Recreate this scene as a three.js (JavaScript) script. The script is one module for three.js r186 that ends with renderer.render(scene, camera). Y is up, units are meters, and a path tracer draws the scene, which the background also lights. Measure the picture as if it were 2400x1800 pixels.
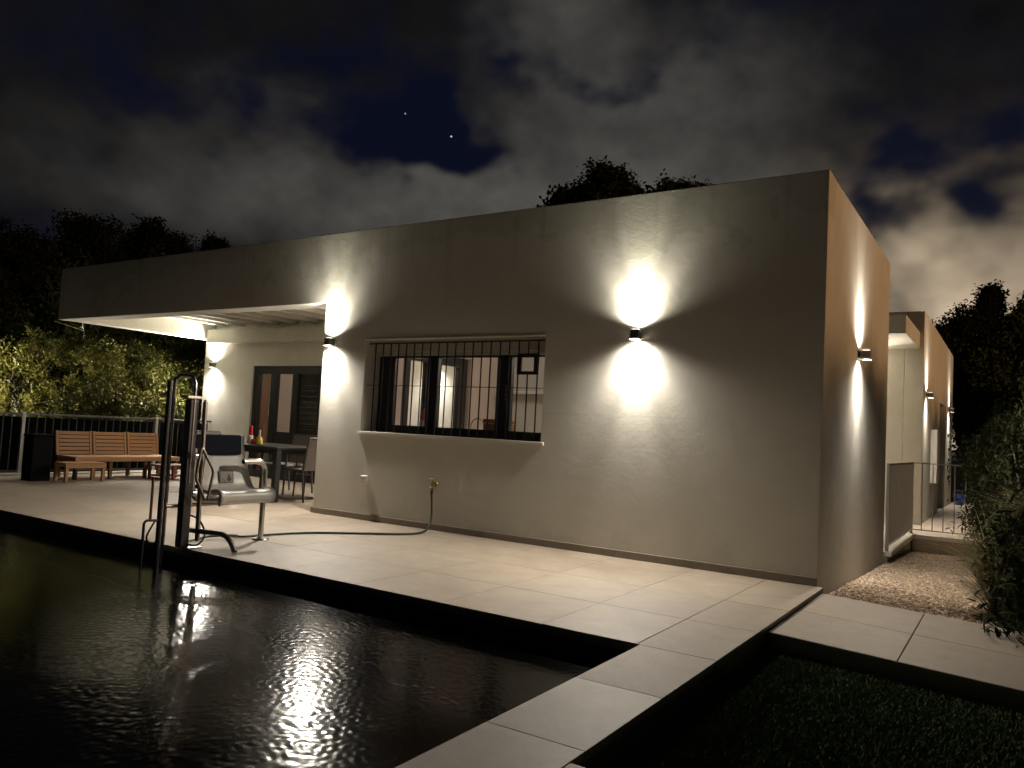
import * as THREE from 'three';
import { RoundedBoxGeometry } from 'three/addons/geometries/RoundedBoxGeometry.js';
import { mergeGeometries } from 'three/addons/utils/BufferGeometryUtils.js';

// ---------------------------------------------------------------- camera, sky, exposure
const scene = new THREE.Scene();
const camera = new THREE.PerspectiveCamera(52.6, 4 / 3, 0.05, 1500);
camera.position.set(1.342, 1.15, 6.772);
camera.rotation.set(0.05762, 0.57725, 0.05259, 'YXZ');
const renderer = new THREE.WebGLRenderer({ antialias: true });
renderer.toneMapping = THREE.LinearToneMapping;
renderer.toneMappingExposure = 1.5;
renderer.shadowMap.enabled = true;

function rng(seed) { let s = seed >>> 0; return () => { s = (s + 0x6d2b79f5) | 0; let t = Math.imul(s ^ (s >>> 15), 1 | s); t = (t + Math.imul(t ^ (t >>> 7), 61 | t)) ^ t; return ((t ^ (t >>> 14)) >>> 0) / 4294967296; }; }
const PERM = (() => { const r = rng(7), p = Array.from({ length: 256 }, (_, i) => i); for (let i = 255; i > 0; i--) { const j = Math.floor(r() * (i + 1)); [p[i], p[j]] = [p[j], p[i]]; } return Uint8Array.from({ length: 512 }, (_, i) => p[i & 255]); })();
const VAL = (() => { const r = rng(11); return Float32Array.from({ length: 256 }, () => r() * 2 - 1); })();
const fade = (t) => t * t * t * (t * (t * 6 - 15) + 10);
function noise3(x, y, z) {
  const xi = Math.floor(x), yi = Math.floor(y), zi = Math.floor(z), u = fade(x - xi), v = fade(y - yi), w = fade(z - zi);
  const h = (a, b, c) => VAL[PERM[(PERM[(PERM[(xi + a) & 255] + yi + b) & 255] + zi + c) & 255]];
  const l = (a, b, t) => a + (b - a) * t;
  return l(l(l(h(0, 0, 0), h(1, 0, 0), u), l(h(0, 1, 0), h(1, 1, 0), u), v), l(l(h(0, 0, 1), h(1, 0, 1), u), l(h(0, 1, 1), h(1, 1, 1), u), v), w);
}
function fbm(x, y, z, n = 5, g = 0.5) { let s = 0, a = 1, t = 0; for (let i = 0; i < n; i++) { s += a * noise3(x, y, z); t += a; a *= g; x = x * 2.03 + 17.1; y = y * 2.03 + 5.3; z = z * 2.03 + 9.7; } return s / t; }
const smooth = (a, b, x) => { const t = Math.min(1, Math.max(0, (x - a) / (b - a))); return t * t * (3 - 2 * t); };

// Night sky: broken cloud lit from below by the town, clear deep-blue gaps. Banks and gaps are [azimuth, elevation, half width, half height, amount] in degrees.
const GAPS = [[-43.5, 20.2, 5.5, 1.9, -0.7], [-38.8, 19.3, 3.2, 1.8, -0.7], [-39, 22.3, 2.6, 2.2, -0.6], [-34.2, 24.4, 1.3, 1.6, -0.42], [-29.5, 24.6, 2.6, 0.9, -0.36], [-25.3, 25.4, 2.0, 1.2, -0.34], [-33, 27.8, 1.3, 1.3, -0.35], [-48, 25.5, 4, 1.2, -0.3], [-60, 20.5, 6, 1.8, -0.35], [-5.2, 18.2, 3.6, 2.0, -0.6], [-7.6, 14.8, 1.6, 1.5, -0.5], [0.5, 20.3, 4, 1.8, -0.4],
  [-52, 15.5, 12, 3.2, 0.5], [-34, 16.6, 9, 2.2, 0.6], [-22, 21, 9, 4, 0.5], [-29, 28, 4, 2.2, 0.35], [-20, 17, 9, 3, 0.4], [-53, 21.8, 2.4, 1.0, 0.25], [0.8, 12.4, 5, 4.2, 1.5], [-6.8, 12.2, 2.0, 1.2, 0.5]];
const SHINE = [[-50, 15.2, 13, 4, 0.021], [-33, 16.2, 12, 4, 0.026], [-23, 21.5, 10, 5.5, 0.018], [-30, 27.5, 5, 4, 0.016], [-20, 15, 8, 5, 0.012], [-53, 21.5, 5, 2, 0.007]];
function skyTexture() {
  const W = 2048, H = 1024, data = new Float32Array(W * H * 4);
  for (let r = 0; r < H; r++) {
    const el = ((r + 0.5) / H - 0.5) * Math.PI, y = Math.sin(el), c = Math.cos(el), eld = el * 180 / Math.PI;
    for (let k = 0; k < W; k++) {
      const i = (r * W + k) * 4; data[i + 3] = 1;
      if (el < -0.02) { data[i] = 0.012; data[i + 1] = 0.011; data[i + 2] = 0.010; continue; }
      const ph = ((k + 0.5) / W - 0.5) * 2 * Math.PI, x = c * Math.cos(ph), z = c * Math.sin(ph);
      let az = Math.atan2(x, -z) * 180 / Math.PI;
      const wx = fbm(x * 7 + 3, y * 9, z * 7, 4), wy = fbm(x * 7, y * 9 + 21, z * 7 + 4, 4);
      const a2 = az + wx * 5.0 + 1.4 * fbm(x * 26, y * 34, z * 26 + 2, 3), e2 = eld + wy * 3.2 + 1.0 * fbm(x * 26 + 8, y * 34, z * 26, 3);
      let cov = 0.19 + 0.30 * fbm(x * 4.2, y * 7, z * 4.2, 5) + 0.33 * fbm(x * 14 + 40, y * 22, z * 14, 7, 0.62);
      for (const g of GAPS) { const da = ((a2 - g[0]) / g[2]), de = (e2 - g[1]) / g[3], q = da * da + de * de; if (q < 9) cov += g[4] * Math.exp(-q); }
      const alpha = smooth(-0.26, 0.40, cov);
      let b = 0.0042 + 0.003 * fbm(x * 5 + 9, y * 6, z * 5, 4);
      for (const g of SHINE) { const da = (a2 - g[0]) / g[2], de = (e2 - g[1]) / g[3], q = da * da + de * de; if (q < 12) b += 1.6 * g[4] * Math.exp(-q); }
      b *= (0.84 + 0.42 * fbm(x * 18, y * 25 + 7, z * 18, 6, 0.62));
      let dg = az - 2; if (dg > 180) dg -= 360; if (dg < -180) dg += 360;                 // town glow low on the right
      const glow = 0.50 * Math.exp(-((dg / 13) ** 2) - ((Math.max(0, e2 - 8) / 6.6) ** 2)) * (0.8 + 0.5 * fbm(x * 20, y * 26, z * 20, 4));
      const cl = [b * 1.06 + glow * 1.15, b * 1.0 + glow * 0.90, b * 0.92 + glow * 0.62], clear = [0.0021 + glow * 0.05, 0.0028 + glow * 0.05, 0.0080 + glow * 0.05];
      for (let q = 0; q < 3; q++) data[i + q] = Math.max(0.0006, clear[q] + (cl[q] - clear[q]) * alpha);
    }
  }
  const t = new THREE.DataTexture(data, W, H, THREE.RGBAFormat, THREE.FloatType);
  t.mapping = THREE.EquirectangularReflectionMapping; t.magFilter = THREE.LinearFilter; t.needsUpdate = true;
  return t;
}
const SKY = skyTexture();
scene.background = SKY; scene.environment = SKY;

// ---------------------------------------------------------------- helpers
const UP = new THREE.Vector3(0, 1, 0), V = (x, y, z) => new THREE.Vector3(x, y, z);
const taken = new Map();
function numbered(n) { const k = taken.get(n) ?? 0; taken.set(n, k + 1); return k ? n + '_' + String(k).padStart(3, '0') : n; }
function shade(o) { o.castShadow = o.receiveShadow = true; return o; }
function part(name, geo, m, parent) {
  const g = Array.isArray(geo) ? (geo.length > 1 ? mergeGeometries(geo.map((q) => (q.index ? q.toNonIndexed() : q))) : geo[0]) : geo;
  const o = shade(new THREE.Mesh(g, m)); o.name = name; parent.add(o); return o;
}
function tag(o, label, category, group) { o.userData.label = label; o.userData.category = category; if (group) o.userData.group = group; return o; }
function thing(name, label, category, pos = [0, 0, 0], turn = 0, group) {
  const o = new THREE.Group(); o.name = numbered(name); o.position.set(...pos); o.rotation.y = turn; scene.add(o); return tag(o, label, category, group);
}
function sub(name, parent) { const o = new THREE.Group(); o.name = name; parent.add(o); return o; }
function struct(name, geo, m) { const o = part(numbered(name), geo, m, scene); o.userData.kind = 'structure'; return o; }
const box = (x0, x1, y0, y1, z0, z1) => { const g = new THREE.BoxGeometry(x1 - x0, y1 - y0, z1 - z0); metreUV(g); g.translate((x0 + x1) / 2, (y0 + y1) / 2, (z0 + z1) / 2); return g; };
const rbox = (x0, x1, y0, y1, z0, z1, r = 0.006, s = 2) => { const g = new RoundedBoxGeometry(x1 - x0, y1 - y0, z1 - z0, s, Math.min(r, (x1 - x0) / 2.01, (y1 - y0) / 2.01, (z1 - z0) / 2.01)); metreUV(g); g.translate((x0 + x1) / 2, (y0 + y1) / 2, (z0 + z1) / 2); return g; };
function metreUV(g) {                                               // uv in metres by the way each face points
  const p = g.attributes.position, n = g.attributes.normal, uv = new Float32Array(p.count * 2);
  for (let i = 0; i < p.count; i++) {
    const ax = Math.abs(n.getX(i)), ay = Math.abs(n.getY(i)), az = Math.abs(n.getZ(i));
    if (ay >= ax && ay >= az) { uv[2 * i] = p.getX(i); uv[2 * i + 1] = p.getZ(i); } else if (az >= ax) { uv[2 * i] = p.getX(i); uv[2 * i + 1] = p.getY(i); } else { uv[2 * i] = p.getZ(i); uv[2 * i + 1] = p.getY(i); }
  }
  g.setAttribute('uv', new THREE.BufferAttribute(uv, 2)); return g;
}
const tube = (pts, r, seg = 0, rad = 10, closed = false, tension = 0.5) => new THREE.TubeGeometry(new THREE.CatmullRomCurve3(pts.map((p) => V(...p)), closed, 'catmullrom', tension), seg || pts.length * 8, r, rad, closed);
function rod(a, b, r, r2 = r, n = 10) { const d = V(...b).sub(V(...a)), g = new THREE.CylinderGeometry(r2, r, d.length(), n); g.applyQuaternion(new THREE.Quaternion().setFromUnitVectors(UP, d.clone().normalize())); g.translate((a[0] + b[0]) / 2, (a[1] + b[1]) / 2, (a[2] + b[2]) / 2); return g; }
const lathe = (pts, n = 20) => new THREE.LatheGeometry(pts.map((p) => new THREE.Vector2(...p)), n);
function bent(pts, rBend, r, rad = 12) {                            // a pipe with straight runs and round bends
  const path = new THREE.CurvePath(), P = pts.map((p) => V(...p)); let from = P[0];
  for (let i = 1; i < P.length; i++) {
    if (i === P.length - 1) { path.add(new THREE.LineCurve3(from, P[i])); break; }
    const a = P[i - 1].clone().sub(P[i]), b = P[i + 1].clone().sub(P[i]), k = Math.min(rBend, a.length() / 2.05, b.length() / 2.05);
    const e = P[i].clone().add(a.setLength(k)), s = P[i].clone().add(b.setLength(k));
    path.add(new THREE.LineCurve3(from, e)); path.add(new THREE.QuadraticBezierCurve3(e, P[i], s)); from = s;
  }
  return new THREE.TubeGeometry(path, pts.length * 14, r, rad);
}

// ---------------------------------------------------------------- textures and materials
function dataTex(n, f, srgb = false) {
  const d = new Uint8Array(n * n * 4);
  for (let y = 0; y < n; y++) for (let x = 0; x < n; x++) { const c = f(x / n, y / n), i = (y * n + x) * 4; d[i] = c[0] * 255; d[i + 1] = c[1] * 255; d[i + 2] = c[2] * 255; d[i + 3] = 255; }
  const t = new THREE.DataTexture(d, n, n); t.wrapS = t.wrapT = THREE.RepeatWrapping; t.magFilter = THREE.LinearFilter; if (srgb) t.colorSpace = THREE.SRGBColorSpace; t.needsUpdate = true; return t;
}
const ring = (u, v, k, z = 0) => [Math.cos(u * 6.2832) * k, Math.sin(u * 6.2832) * k, Math.cos(v * 6.2832) * k + z, Math.sin(v * 6.2832) * k];
function tileNoise(u, v, k, n = 4, z = 0) { const [a, b, c, d] = ring(u, v, k, z); return fbm(a + c * 0.7, b + d * 0.7, c - a * 0.3 + 31, n, 0.55) * 0.6 + fbm(a - d + 50, b + c, d + 12, n, 0.55) * 0.6; }
const clamp01 = (x) => Math.min(1, Math.max(0, x));
const plasterBump = dataTex(512, (u, v) => { const h = clamp01(0.5 + 0.34 * tileNoise(u, v, 2.6, 3, 4) + 0.2 * tileNoise(u, v, 9, 4) + 0.2 * tileNoise(u, v, 26, 3, 9)); return [h, h, h]; });
plasterBump.repeat.set(1 / 1.3, 1 / 1.3);
const mottle = dataTex(512, (u, v) => { const h = clamp01(0.86 + 0.10 * tileNoise(u, v, 1.4, 5) + 0.05 * tileNoise(u, v, 7, 4, 5)); return [h, h * 0.995, h * 0.985]; });
mottle.repeat.set(1 / 2.6, 1 / 2.6);
const stone = dataTex(1024, (u, v) => { const a = tileNoise(u, v, 1.6, 5), b = tileNoise(u, v, 12, 4, 3), c = tileNoise(u, v, 45, 2, 8), h = clamp01(0.85 + 0.15 * a + 0.07 * b + 0.05 * c); return [h, h * (0.985 + 0.012 * a), h * (0.965 + 0.02 * a)]; });
const stoneBump = dataTex(512, (u, v) => { const h = clamp01(0.5 + 0.3 * tileNoise(u, v, 14, 4) + 0.3 * tileNoise(u, v, 40, 2, 7)); return [h, h, h]; });
const woodTex = dataTex(512, (u, v) => { const w = tileNoise(u, v * 1, 1.2, 3) * 1.6, g = 0.5 + 0.5 * Math.sin((v * 22 + w * 3) * 6.2832), f = tileNoise(u, v, 20, 3, 4), h = clamp01(0.74 + 0.16 * g + 0.14 * f); return [h, h * 0.93, h * 0.84]; });
woodTex.repeat.set(1.2, 6);

// Facade colour, one texel about 6 mm: a mottled plaster whose upper edge is weathered in patches with ragged outlines, hairlines and a few dull runs.
function facadeTex() {
  const W = 2048, H = 1024, d = new Uint8Array(W * H * 4), LX = 12.6, LY = 3.95;
  for (let j = 0; j < H; j++) for (let i = 0; i < W; i++) {
    const X = -12.45 + (i / W) * LX, Y = -0.46 + (j / H) * LY;
    let c = 0.9 + 0.045 * fbm(X * 0.9, Y * 0.9, 3, 4) + 0.035 * fbm(X * 6, Y * 6, 8, 4), g = 0, bl = 0;
    const rag = fbm(X * 1.7, Y * 2.4, 21, 5, 0.6), rim = 3.47 - Y;
    const peel = smooth(-0.01, 0.025, 0.34 + 0.5 * rag + 0.28 * fbm(X * 9, Y * 9, 4, 4) - rim * (1.15 + 0.5 * Math.sin(X * 1.3)));
    c -= 0.10 * peel; g += 0.018 * peel; bl -= 0.03 * peel;
    const streak = smooth(0.24, 0.6, fbm(X * 9, Y * 0.55, 33, 4)) * smooth(1.5, 0.1, rim); c -= 0.09 * streak;
    const pale = smooth(0.20, 0.26, fbm(X * 0.75 + 3, Y * 1.1, 55, 5, 0.6)) * smooth(1.0, 0.4, rim); c += 0.035 * pale;
    const crack = (Math.abs(Y - 1.33 - 0.012 * fbm(X * 3, 1, 2, 4)) < 0.004 && X > -2.75 && X < -1.1 ? 1 : 0) * smooth(-0.3, 0.1, fbm(X * 5, 2, 1, 3)); c -= 0.10 * crack;
    const splash = smooth(0.12, 0.4, 0.3 + fbm(X * 4, Y * 4, 77, 4) - (Y - 0.07) * 2.4); c -= 0.05 * splash;
    const k = (j * W + i) * 4; d[k] = clamp01(c) * 255; d[k + 1] = clamp01(c * 0.985 + g) * 255; d[k + 2] = clamp01(c * 0.955 + bl) * 255; d[k + 3] = 255;
  }
  const t = new THREE.DataTexture(d, W, H); t.magFilter = THREE.LinearFilter; t.wrapS = t.wrapT = THREE.ClampToEdgeWrapping; t.needsUpdate = true;
  t.repeat.set(1 / LX, 1 / LY); t.offset.set(12.45 / LX, 0.46 / LY); return t;
}
const std = (r, g, b, rough = 0.8, o = {}) => { const m = new THREE.MeshStandardMaterial({ roughness: rough, ...o }); m.color.setRGB(r, g, b); return m; };
const phys = (r, g, b, o = {}) => { const m = new THREE.MeshPhysicalMaterial(o); m.color.setRGB(r, g, b); return m; };
const WALL = [0.70, 0.69, 0.625];
const M = {
  facade: std(...WALL, 0.92, { map: facadeTex(), bumpMap: plasterBump, bumpScale: 0.0012 }),
  wall: std(...WALL, 0.92, { map: mottle, bumpMap: plasterBump, bumpScale: 0.0012 }),
  room: std(0.60, 0.50, 0.42, 0.95), roomFloor: std(0.34, 0.27, 0.20, 0.6), white: std(0.72, 0.70, 0.66, 0.6),
  trim: std(0.66, 0.62, 0.55, 0.7), skirting: std(0.30, 0.26, 0.21, 0.6, { map: stone, bumpMap: stoneBump, bumpScale: 0.0004 }),
  grout: std(0.24, 0.20, 0.155, 0.95), pool: std(0.02, 0.024, 0.026, 0.5), kerb: std(0.10, 0.09, 0.075, 0.95, { bumpMap: plasterBump, bumpScale: 0.004 }),
  dark: std(0.014, 0.016, 0.020, 0.42), bars: std(0.02, 0.016, 0.014, 0.5, { metalness: 0.3 }), shutter: std(0.42, 0.40, 0.36, 0.6),
  glass: phys(1, 1, 1, { transmission: 1, thickness: 0, roughness: 0.0, ior: 1.5 }),
  steel: std(0.60, 0.58, 0.55, 0.24, { metalness: 1 }), dullSteel: std(0.33, 0.31, 0.28, 0.38, { metalness: 1 }), mast: std(0.012, 0.012, 0.012, 0.45),
  plastic: phys(0.42, 0.40, 0.35, { roughness: 0.42, clearcoat: 0.3, clearcoatRoughness: 0.3 }), pad: phys(0.007, 0.010, 0.018, { roughness: 0.85, specularIntensity: 0.3 }),
  lamp: std(0.16, 0.155, 0.15, 0.34, { metalness: 0.7 }), lampRim: std(0.55, 0.54, 0.52, 0.3, { metalness: 0.8 }),
  wood: std(0.42, 0.235, 0.10, 0.55, { map: woodTex }), woodDark: std(0.17, 0.07, 0.028, 0.6, { map: woodTex }),
  hose: std(0.022, 0.030, 0.014, 0.5), brass: std(0.42, 0.32, 0.16, 0.35, { metalness: 1 }),
  table: std(0.022, 0.021, 0.021, 0.38), meshFabric: std(0.20, 0.185, 0.165, 0.85), chairMetal: std(0.09, 0.085, 0.08, 0.45, { metalness: 0.4 }),
  soil: std(0.018, 0.015, 0.011, 1), gravelBase: std(0.50, 0.40, 0.30, 0.97, { bumpMap: stoneBump, bumpScale: 0.01 }),
  bark: std(0.05, 0.038, 0.027, 0.95, { bumpMap: plasterBump, bumpScale: 0.02 }), fence: std(0.085, 0.085, 0.08, 0.5, { metalness: 0.4 }), screen: phys(0.002, 0.003, 0.002, { roughness: 1, specularIntensity: 0.05 }),
};
const tileMats = [0, 1, 2, 3].map((k) => { const t = stone.clone(); t.repeat.set(0.6, 0.6); t.offset.set(k * 0.27, k * 0.43); t.needsUpdate = true; const b = stoneBump.clone(); b.repeat.set(1.2, 1.2); b.needsUpdate = true; const s = [1, 0.955, 1.03, 0.985][k]; return std(0.375 * s, 0.312 * s, 0.24 * s, [0.62, 0.58, 0.66, 0.6][k], { map: t, bumpMap: b, bumpScale: 0.0006 }); });

// ---------------------------------------------------------------- wall lamps (each carries its own lights)
const WARM_UP = [1, 0.92, 0.77], WARM_DOWN = [1, 0.915, 0.80];
function wallLamp(label, pos, turn, k = 1, tint = 1, out = 1) {
  const t = thing('wall_lamp', label, 'wall lamp', pos, turn, 'up and down wall lamps on the two houses');
  part('mount_plate', rbox(-0.032, 0.032, -0.036, 0.036, 0.0, 0.012, 0.004), M.lamp, t);
  part('lamp_body', [rbox(-0.042, 0.042, -0.042, 0.042, 0.024, 0.112, 0.010, 3), box(-0.015, 0.015, -0.015, 0.015, 0.010, 0.026)], M.lamp, t);
  for (const s of [1, -1]) {
    const y0 = s > 0 ? 0.042 : -0.054, g = [rbox(-0.050, -0.036, y0, y0 + 0.012, 0.017, 0.119, 0.003), rbox(0.036, 0.050, y0, y0 + 0.012, 0.017, 0.119, 0.003), rbox(-0.036, 0.036, y0, y0 + 0.012, 0.017, 0.031, 0.003), rbox(-0.036, 0.036, y0, y0 + 0.012, 0.105, 0.119, 0.003)];
    part('rim', g, M.lampRim, t);
    const e = std(0.8, 0.75, 0.65, 0.4); e.emissive.setRGB(...(s > 0 ? WARM_UP : WARM_DOWN)); e.emissiveIntensity = s > 0 ? 8 : 70; e.name = 'lamp_glow';
    const lens = part('lens', new THREE.CylinderGeometry(0.034, 0.034, 0.005, 24).translate(0, s * 0.046, 0.068), e, t);
    lens.castShadow = false;
    // the lens throws a weak wide beam, a soft core along the wall and, downwards, a broad lobe out over the floor
    for (const [angle, cd, pen, lean, swing = 0] of s > 0 ? [[77, 3.4, 0.85, 0], [50, 5.5, 1, 0], [19, 6.5, 1, -2], [58, 32, 1, 58]] : [[77, 3.4, 0.85, 0], [52, 6.5, 1, 0], [19, 5.5, 1, -2.5], [57, 14, 1, 60, 36], [57, 14, 1, 60, -36]]) {
      const L = new THREE.SpotLight(new THREE.Color().setRGB(...(s > 0 ? WARM_UP : WARM_DOWN).map((c, i) => c * tint ** i)), cd * k * (lean > 0 ? out : 1), 0, angle * Math.PI / 180, pen, 2), a = lean * Math.PI / 180;
      L.position.set(0, s * 0.058, 0.068); L.castShadow = true; L.shadow.radius = 0.6; L.target.position.set(0, s * (0.058 + Math.cos(a)), Math.sin(a)).applyAxisAngle(UP, swing * Math.PI / 180).add(V(0, 0, 0.068)).applyAxisAngle(UP, turn).add(V(...pos)); L.target.updateMatrixWorld(); L.name = 'beam'; t.add(L);
    }
  }
  return t;
}
wallLamp('up and down wall lamp on the facade, right of the barred window', [-1.666, 2.10, 0.001], 0);
wallLamp('up and down wall lamp at the facade corner beside the porch', [-5.727, 2.10, 0.001], 0);
wallLamp('up and down wall lamp under the porch, left of the dark glass door', [-12.0, 2.10, -2.899], 0, 1.0);
wallLamp('up and down wall lamp hidden behind the facade corner, right of the porch door', [-6.42, 2.10, -2.899], 0, 0.9);
wallLamp('up and down wall lamp on the side wall facing the gravel bed', [0.001, 2.08, -1.662], Math.PI / 2, 0.85, 0.985, 0.45);
wallLamp('up and down wall lamp on the rear house near its front corner', [0.001, 2.13, -8.69], Math.PI / 2, 0.6, 0.95, 0.5);
wallLamp('up and down wall lamp farthest away, at the far end of the rear house', [0.001, 2.13, -14.2], Math.PI / 2, 0.6, 0.95, 0.5);

wallLamp('up and down wall lamp under the rear canopy, hidden behind the side wall corner', [-1.25, 2.13, -8.199], 0, 0.8, 0.93);

// ---------------------------------------------------------------- ground, pool, terrace
const H = 3.466, XL = -12.33, XW = -5.894, B = 2.597;
{
  const g = new THREE.PlaneGeometry(600, 600, 1, 1).rotateX(-Math.PI / 2).translate(0, -1.7, 0); struct('ground', g, M.soil);
}
const terrace = struct('terrace', [box(XL, 0.044, -0.05, -0.010, 0.001, 2.683), box(XL, XW, -0.05, -0.010, -2.899, 0.001), box(-0.38, 0.035, -0.05, -0.010, 2.683, 8), box(0.035, 6, -0.05, -0.010, 4.297, 9),
  box(XL, 0.03, -0.5, -0.05, 0.001, 2.44)], M.grout);
struct('kerb', [box(-0.14, 0.03, -0.5, -0.0505, 2.44, 8), box(0.03, 6, -0.5, -0.0505, 4.30, 9)], M.kerb);
{
  const geos = new Map(), r = rng(3);
  const tile = (x0, x1, z0, z1, y = 0) => {
    if (x1 - x0 < 0.03 || z1 - z0 < 0.03) return;
    const w = +(x1 - x0 - 0.0032).toFixed(3), d = +(z1 - z0 - 0.0032).toFixed(3), key = w + ',' + d;
    if (!geos.has(key)) { const g = new RoundedBoxGeometry(w, 0.026, d, 1, 0.0025); metreUV(g); geos.set(key, g); }
    const o = part('tile', geos.get(key), tileMats[Math.floor(r() * 4)], terrace); o.position.set((x0 + x1) / 2, y - 0.013 + (r() - 0.5) * 0.0012, (z0 + z1) / 2); o.rotation.y = r() < 0.5 ? 0 : Math.PI;
  };
  const cols = [0.05, -0.405, -1.02]; while (cols.at(-1) > XL + 0.1) cols.push(Math.max(XL, cols.at(-1) - 0.765));
  const rows = [0.002, 0.372, 1.142, 1.915, 2.688];
  for (let i = 0; i < cols.length - 1; i++) for (let j = 0; j < rows.length - 1; j++) tile(cols[i + 1], cols[i], rows[j], rows[j + 1]);
  const back = [0.002, -0.40, -1.17, -1.94, -2.71, -2.897];
  for (let i = 0; i < cols.length - 1; i++) if (cols[i + 1] < XW - 0.05) for (let j = 0; j < back.length - 1; j++) tile(cols[i + 1], Math.min(cols[i], XW - 0.002), back[j + 1], back[j]);
  const cop = [2.688, 3.435, 4.172, 4.92, 5.67, 6.42, 7.17, 7.92]; for (let j = 0; j < cop.length - 1; j++) tile(-0.388, 0.05, cop[j], cop[j + 1]);
  for (let i = 0; i < 4; i++) for (let j = 0; j < 4; j++) tile(0.052 + i * 0.75, 0.052 + (i + 1) * 0.75, 4.29 + j * 0.75, 5.04 + j * 0.75);
}
struct('pool', [box(-14, -0.142, -1.6, -0.0505, 2.44, 2.684), box(-0.384, -0.142, -1.6, -0.0505, 2.684, 8), box(-14.2, -14, -1.6, -0.02, 2.44, 8), box(-14, -0.384, -1.6, -1.45, 2.684, 8), box(-14.2, -0.142, -1.6, -0.02, 8, 8.2)], M.pool);
{ // pool water: slow swell in the sheet, fine wind ripples in a tileable normal map
  const N = 1024, S = 1.7, r = rng(21), waves = [], d = new Float32Array(N * N * 4);
  while (waves.length < 70) { const n = 19 + 32 * r(), a = 0.55 + (r() - 0.5) * 4.2, kx = Math.round(n * Math.cos(a)), kz = Math.round(n * Math.sin(a)), k = Math.hypot(kx, kz); if (k > 9) waves.push([kx, kz, r() * 6.2832, 0.0060 * (kx / k), 0.0060 * (kz / k)]); }
  for (let j = 0; j < N; j++) for (let i = 0; i < N; i++) {
    const u = i / N, v = j / N; let dx = 0, dy = 0;
    const wob = 0.9 * Math.sin(6.2832 * (2 * u + v)) + 0.9 * Math.sin(6.2832 * (u - 3 * v) + 1), gust = 0.75 + 0.35 * Math.sin(6.2832 * (u + v) + 2) * Math.sin(6.2832 * (2 * u - v));
    for (const [a, b, p, x, y] of waves) { const c = Math.cos(6.2832 * (a * u + b * v) + p + wob); dx += x * c; dy += y * c; }
    const X = -dx * gust, Y = -dy * gust, l = 1 / Math.hypot(X, Y, 1), q = (j * N + i) * 4;
    d[q] = 0.5 + 0.5 * X * l; d[q + 1] = 0.5 + 0.5 * Y * l; d[q + 2] = 0.5 + 0.5 * l; d[q + 3] = 1;
  }
  const nm = new THREE.DataTexture(d, N, N, THREE.RGBAFormat, THREE.FloatType); nm.wrapS = nm.wrapT = THREE.RepeatWrapping; nm.magFilter = THREE.LinearFilter; nm.repeat.set(1 / S, 1 / S); nm.needsUpdate = true;
  const x0 = -13.999, x1 = -0.385, z0 = 2.685, z1 = 7.999, g = new THREE.PlaneGeometry(x1 - x0, z1 - z0, 200, 90).rotateX(-Math.PI / 2).translate((x0 + x1) / 2, -0.135, (z0 + z1) / 2), p = g.attributes.position;
  for (let i = 0; i < p.count; i++) p.setY(i, -0.135 + 0.0022 * noise3(p.getX(i) * 2.1, 3, p.getZ(i) * 2.1));
  g.computeVertexNormals(); metreUV(g);
  struct('water', g, phys(1, 1, 1, { transmission: 1, thickness: 1, ior: 1.3, roughness: 0.13, normalMap: nm, attenuationColor: new THREE.Color().setRGB(0.10, 0.16, 0.17), attenuationDistance: 0.35 }));
}

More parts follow.
